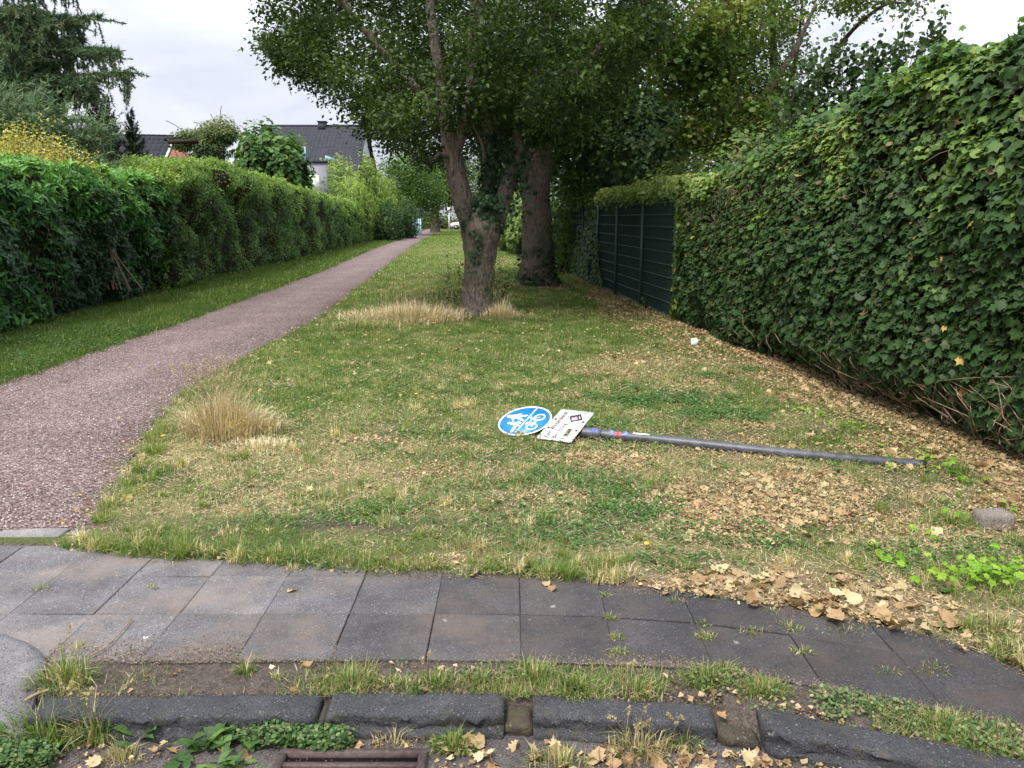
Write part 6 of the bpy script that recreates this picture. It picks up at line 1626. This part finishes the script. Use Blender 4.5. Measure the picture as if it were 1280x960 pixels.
# ------------------------------------------------------------------ houses
M_TILE = plain('roof_tile', (.040, .043, .056), .7, .25, 3, .2)
M_BRICK = plain('red_brick_wall', (.30, .13, .085), .9, .2, 8, .2)
M_WALL = plain('pale_render', (.55, .55, .56), .9, .2, 4, .08)
M_GREY = plain('grey_render', (.27, .27, .30), .8, .3, 4, .08)
M_TRIM = plain('white_trim', (.75, .75, .75), .5)
M_PANE = plain('window_glass', (.05, .07, .09), .08, .6)
M_BLIND = plain('white_blind', (.62, .63, .65), .6)
M_BALU = plain('pale_blue_glass', (.35, .55, .66), .12, .6)
def tiled_roof(p00, p10, p01, ntx, nty, e, name='roof', th=.06):
    """p00 left eave, p10 right eave, p01 left ridge: pantiles as a stepped, waved sheet"""
    p00, p10, p01 = map(lambda q: np.array(q, float), (p00, p10, p01))
    a, b = p10 - p00, p01 - p00; n_ = unit(np.cross(a, b))
    us = np.linspace(0, 1, ntx * 6 + 1); vs = []
    for j in range(nty): vs += [j / nty + 1e-4, (j + .9) / nty]
    vs = np.array(vs + [1.0])
    U_, V_ = np.meshgrid(us, vs)
    wave = np.abs(np.sin(np.pi * U_ * ntx)) ** .7 * .035
    step = .13 * (1 - (V_ * nty) % 1.0)
    P = p00 + U_[..., None] * a + V_[..., None] * b + (wave + step)[..., None] * n_
    nu, nv = len(us), len(vs)
    ii = (np.arange(nv - 1)[:, None] * nu + np.arange(nu - 1)[None]).ravel()
    V = P.reshape(-1, 3)
    T = np.concatenate([np.stack([ii, ii + 1, ii + nu + 1], -1), np.stack([ii, ii + nu + 1, ii + nu], -1)])
    return build(name, [(V, T)], M_TILE, e)
def wall_poly(pts, th, mat, e, name):
    pts = np.array(pts, float); n_ = unit(np.cross(pts[1] - pts[0], pts[2] - pts[0])); n = len(pts)
    V = np.concatenate([pts, pts - n_ * th])
    F = [[0, i, i + 1] for i in range(1, n - 1)] + [[n, n + i + 1, n + i] for i in range(1, n - 1)]
    for i in range(n):
        j = (i + 1) % n; F += [[i, n + i, n + j], [i, n + j, j]]
    return build(name, [(V, np.array(F))], mat, e)
h1 = empty('house', (-14, 62, 0), 'house with a broad dark grey tiled roof and small chimney above the far hedges', 'house')
xl, xr, ye, yr, ze, zr = -18.6, -10.72, 57.5, 62.0, 4.55, 8.2
tiled_roof((xl, ye, ze), (xr, ye, ze), (xl, yr, zr), 27, 15, h1)
tiled_roof((xr, 66.5, ze), (xl, 66.5, ze), (xr, yr, zr), 27, 15, h1)
wall_poly([(xr - .25, ye + .4, 0), (xr - .25, 66.1, 0), (xr - .25, 66.1, ze), (xr - .25, yr, zr - .1), (xr - .25, ye + .4, ze + .25)], .3, M_GREY, h1, 'wall')
wall_poly([(xl + .25, 66.1, 0), (xl + .25, ye + .4, 0), (xl + .25, ye + .4, ze + .25), (xl + .25, yr, zr - .1), (xl + .25, 66.1, ze)], .3, M_WALL, h1, 'wall')
wall_poly([(xl + .56, ye + .4, 0), (xr - .56, ye + .4, 0), (xr - .56, ye + .4, ze + .2), (xl + .56, ye + .4, ze + .2)], .3, M_WALL, h1, 'wall')
build('ridge_cap', [tube(np.array([[xl, yr, zr + .05], [xr, yr, zr + .05]]), .10, 8)], M_TILE, h1, True)
wall_poly([(xr + .02, ye, ze - .06), (xr + .02, yr, zr - .02), (xr + .02, yr, zr + .14), (xr + .02, ye, ze + .12)], .1, M_TILE, h1, 'verge_board')
ch = build('chimney', [box(-14.3, -13.75, 61.6, 62.2, 7.9, 8.5)], M_TILE, h1); build('chimney_cap', [box(-14.36, -13.69, 61.54, 62.26, 8.5, 8.57)], M_TILE, ch)
dm = build('dormer', [box(-15.4, -12.3, 54.6, 58.0, 0, 5.15)], M_GREY, h1)
build('flat_roof', [box(-15.5, -12.2, 54.5, 58.1, 5.15, 5.27)], M_TILE, dm)
build('balustrade', [box(-15.45, -13.55, 54.56, 54.60, 5.3, 6.15)], M_BALU, h1)
build('balustrade_glass', [box(-12.32, -12.26, 54.7, 57.8, 5.3, 5.6)], M_BALU, h1)
wnw = build('window', [box(-13.75, -12.75, 54.52, 54.6, 3.0, 4.35)], M_TRIM, h1); build('pane', [box(-13.66, -12.84, 54.49, 54.55, 3.08, 4.27)], M_BLIND, wnw)
h2 = empty('house', (-26.5, 62, 0), 'red brick gable house with a dark tiled roof left of the pergola', 'house')
tiled_roof((-33, 57.5, 4.4), (-25.2, 59.2, 4.4), (-32.6, 60.2, 7.5), 22, 11, h2)
tiled_roof((-24.0, 64.0, 4.4), (-32, 62.8, 4.4), (-24.95, 61.7, 7.5), 22, 11, h2)
wall_poly([(-25.15, 59.3, 0), (-23.9, 63.8, 0), (-23.9, 63.8, 4.5), (-24.75, 61.7, 7.35), (-25.15, 59.3, 4.6)], .3, M_BRICK, h2, 'gable_wall')
wall_poly([(-32.8, 57.9, 0), (-25.3, 59.5, 0), (-25.3, 59.5, 4.6), (-32.8, 57.9, 4.6)], .3, M_BRICK, h2, 'wall')
wall_poly([(-25.3, 59.0, 4.3), (-24.85, 61.7, 7.42), (-24.85, 61.7, 7.6), (-25.3, 59.0, 4.5)], .12, M_TRIM, h2, 'verge_board')
wall_poly([(-24.85, 61.7, 7.42), (-23.9, 64.1, 4.3), (-23.9, 64.1, 4.5), (-24.85, 61.7, 7.6)], .12, M_TILE, h2, 'verge_board')
w2 = build('window', [box(-24.62, -24.45, 61.0, 62.0, 4.4, 5.5)], M_TRIM, h2); build('pane', [box(-24.46, -24.43, 61.08, 61.92, 4.48, 5.42)], M_PANE, w2)
h3 = empty('house', (-30, 82, 0), 'small far house with a low grey roof and pale wall behind the pergola', 'house')
tiled_roof((-33.0, 79, 6.35), (-29.2, 79, 6.35), (-32.7, 82, 7.55), 12, 5, h3)
build('wall', [box(-32.8, -29.5, 79.3, 84, 0, 6.4)], M_WALL, h3)
w3 = build('window', [box(-31.6, -30.7, 79.2, 79.32, 4.9, 6.0)], M_TRIM, h3); build('pane', [box(-31.52, -30.78, 79.17, 79.22, 4.98, 5.92)], M_PANE, w3)
h4 = empty('garden_shed', (-14.2, 19.6, 0), 'pale rendered garden building at the left picture edge', 'shed')
build('wall', [box(-16.5, -11.75, 17.6, 17.9, 0, 2.85)], plain('cream_render', (.62, .58, .46), .9), h4); build('roof', [box(-16.6, -11.7, 17.45, 18.6, 2.86, 3.0)], M_GREY, h4)

# ------------------------------------------------------------------ far end of the path
bush('willow_bush', 'loose light green willow like bush at the far end of the privet hedge', 'shrub', [(-11.4, 60, 3.0, 2.1, 1.9, 2.9), (-10.0, 61, 2.4, 1.5, 1.6, 2.4), (-12.6, 61, 2.6, 1.4, 1.5, 2.4), (-10.9, 60, 4.6, 1.0, 1.2, 1.5), (-11.9, 55.5, 2.9, 1.7, 1.3, 2.7), (-10.3, 54, 2.2, 1.2, 1.2, 2.2)], 30000, LANCE, .20, [(.078, .133, .028), (.156, .250, .047), (.281, .390, .078), (.406, .499, .118)], 541, rough=.6, stems=8, droop=.8)
bush('shrub', 'dark low shrub at the foot of the willow like bush', 'shrub', [(-8.8, 58, 1.1, 1.0, 1.2, 1.6), (-8.3, 64, 1.3, 1.0, 1.3, 1.8)], 7000, OVAL, .16, [(.02, .05, .015), (.04, .085, .022), (.08, .14, .035)], 543)
tr5 = empty('tree', (-9.4, 76, 0), 'broad mid green tree at the far left side of the path', 'tree')
grow(tr5, [[(-9.6, 76, 0, .3), (-9.6, 76, 3, .24), (-9.4, 76, 6, .1)]], np.concatenate([ell((-9.4, 76, 4.4), (2.8, 2.6, 2.9), 170, 551, lo=1.0), ell((-7.6, 74, 3.6), (1.5, 2, 2.2), 70, 553, lo=1.2)]), None, M_BARK_DARK, per=70, spread=.5, cols=[(.033, .075, .018), (.065, .130, .029), (.130, .221, .046), (.195, .273, .065)], size=.22, seed=555)
tr6 = empty('tree', (-7.6, 92, 0), 'dark trunked tree beside the far end of the path', 'tree')
grow(tr6, [[(-8.3, 88, -.1, .7), (-8.3, 88, .6, .5), (-8.25, 88, 3, .42), (-8.0, 88, 6, .2)]], np.concatenate([ell((-8.0, 88, 6.0), (3.6, 3.0, 3.2), 170, 561, lo=2.9), ell((-6.0, 86, 4.6), (1.8, 1.8, 1.7), 60, 563, lo=2.7)]), None, M_BARK_DARK, per=64, spread=.6, cols=[(.018, .04, .012), (.036, .072, .018), (.07, .12, .03)], size=.26, seed=565)
tr7 = empty('tree', (-3, 100, 0), 'distant pale green tree closing the view behind the front trunk', 'tree')
grow(tr7, [[(-3.4, 112, 0, .4), (-3.4, 112, 4, .3), (-3.2, 112, 8, .1)]], np.concatenate([ell((-4.0, 112, 6), (5.5, 4, 4.5), 170, 571, lo=2.2), ell((1, 108, 4.5), (4, 4, 3.8), 120, 573, lo=.5)]), None, M_BARK_DARK, per=60, spread=.9, cols=[(.04, .075, .02), (.08, .13, .035), (.14, .20, .06), (.20, .26, .09)], size=.34, seed=575)
bush('shrub', 'sunlit pale green creeper bush at the far end of the fence between the two trunks', 'shrub', [(-.1, 40, 1.3, .9, 2.0, 1.5), (.35, 36, 1.2, .6, 1.6, 1.3)], 6500, IVY_FAR, .13, [(.07, .12, .03), (.13, .20, .045), (.22, .29, .07)], 581)
bush('far_hedge', 'low clipped hedge crossing the far end of the path', 'hedge', [(-12.0, 118, .8, 2.6, .9, 1.3), (-9.4, 118, .8, 1.8, .9, 1.2), (-5.6, 119, .8, 2.2, .9, 1.4), (-2, 119, .9, 2.4, .9, 1.5), (2, 116, .9, 2.4, .9, 1.6)], 5200, OVAL, .34, [(.06, .09, .03), (.11, .15, .045), (.17, .18, .07)], 583)
bush('backdrop_trees', 'distant belt of trees beyond the gardens', 'trees', [(-34, 128, 4, 7, 4, 5.0), (-20, 132, 4, 8, 4, 5.5), (14, 90, 4, 7, 6, 6), (9, 60, 3, 4, 6, 4.5), (7, 42, 3, 3.2, 5, 4.2), (6.5, 30, 3, 2.8, 4, 3.8)], 26000, OVAL, .30, [(.022, .05, .016), (.045, .085, .025), (.09, .14, .04)], 585)
far = empty('street_sign', (-6.6, 104, 0), 'far grey white sign post at the end of the path', 'sign post')
build('post', [tube(np.array([[-8.0, 104, 0], [-8.0, 104, 2.9]]), .10, 8)], M_TRIM, far); build('panel', [box(-8.25, -7.75, 103.88, 103.9, 2.2, 2.9)], M_TRIM, far)
gt = empty('garden_gate', (-9.5, 70, 0), 'pale blue garden gate at the far left edge of the path', 'gate')
for i in range(5): build('slat', [box(-8.55 + i * .16, -8.43 + i * .16, 70, 70.04, .1, 1.5)], M_BALU, gt)
build('rail', [box(-8.57, -7.77, 70.045, 70.08, .4, .5)], M_BALU, gt); build('rail', [box(-8.57, -7.77, 70.045, 70.08, 1.1, 1.2)], M_BALU, gt)
# parked car far away
car = empty('parked_car', (-6.5, 110, 0), 'white parked car far away at the end of the path', 'car')
prof = [(-2.1, .35), (-2.12, .75), (-1.95, .92), (-1.1, 1.0), (-.45, 1.42), (.9, 1.45), (1.75, 1.0), (2.1, .9), (2.15, .4)]
def along(pts, w, y0, mat, name, cx=-6.2, cy=110):
    pr = np.array([(cx + a_, z_) for a_, z_ in pts]); V, T = prism(pr, 0, w)
    return build(name, [(np.stack([V[:, 0], cy + y0 + V[:, 2], V[:, 1]], -1), T)], mat, car)
along(prof, 1.7, 0, M_TRIM, 'body')
along([(-1.0, 1.02), (-.42, 1.36), (.1, 1.37), (.1, 1.02)], .02, -.021, M_PANE, 'side_window'); along([(.2, 1.02), (.2, 1.37), (.85, 1.38), (1.5, 1.02)], .02, -.021, M_PANE, 'side_window')
for wx in (-1.35, 1.35):
    for wy in (-.03, 1.53):
        a_ = np.linspace(0, 6.28, 20, endpoint=False); wv = along([(wx + .32 * math.cos(t), .32 + .32 * math.sin(t)) for t in a_], .2, wy, M_INK, 'wheel')
        hub = along([(wx + .18 * math.cos(t), .32 + .18 * math.sin(t)) for t in a_], .22, wy - .01, M_ZINC2, 'rim'); hub.parent = wv; hub.matrix_parent_inverse = Matrix.Identity(4)
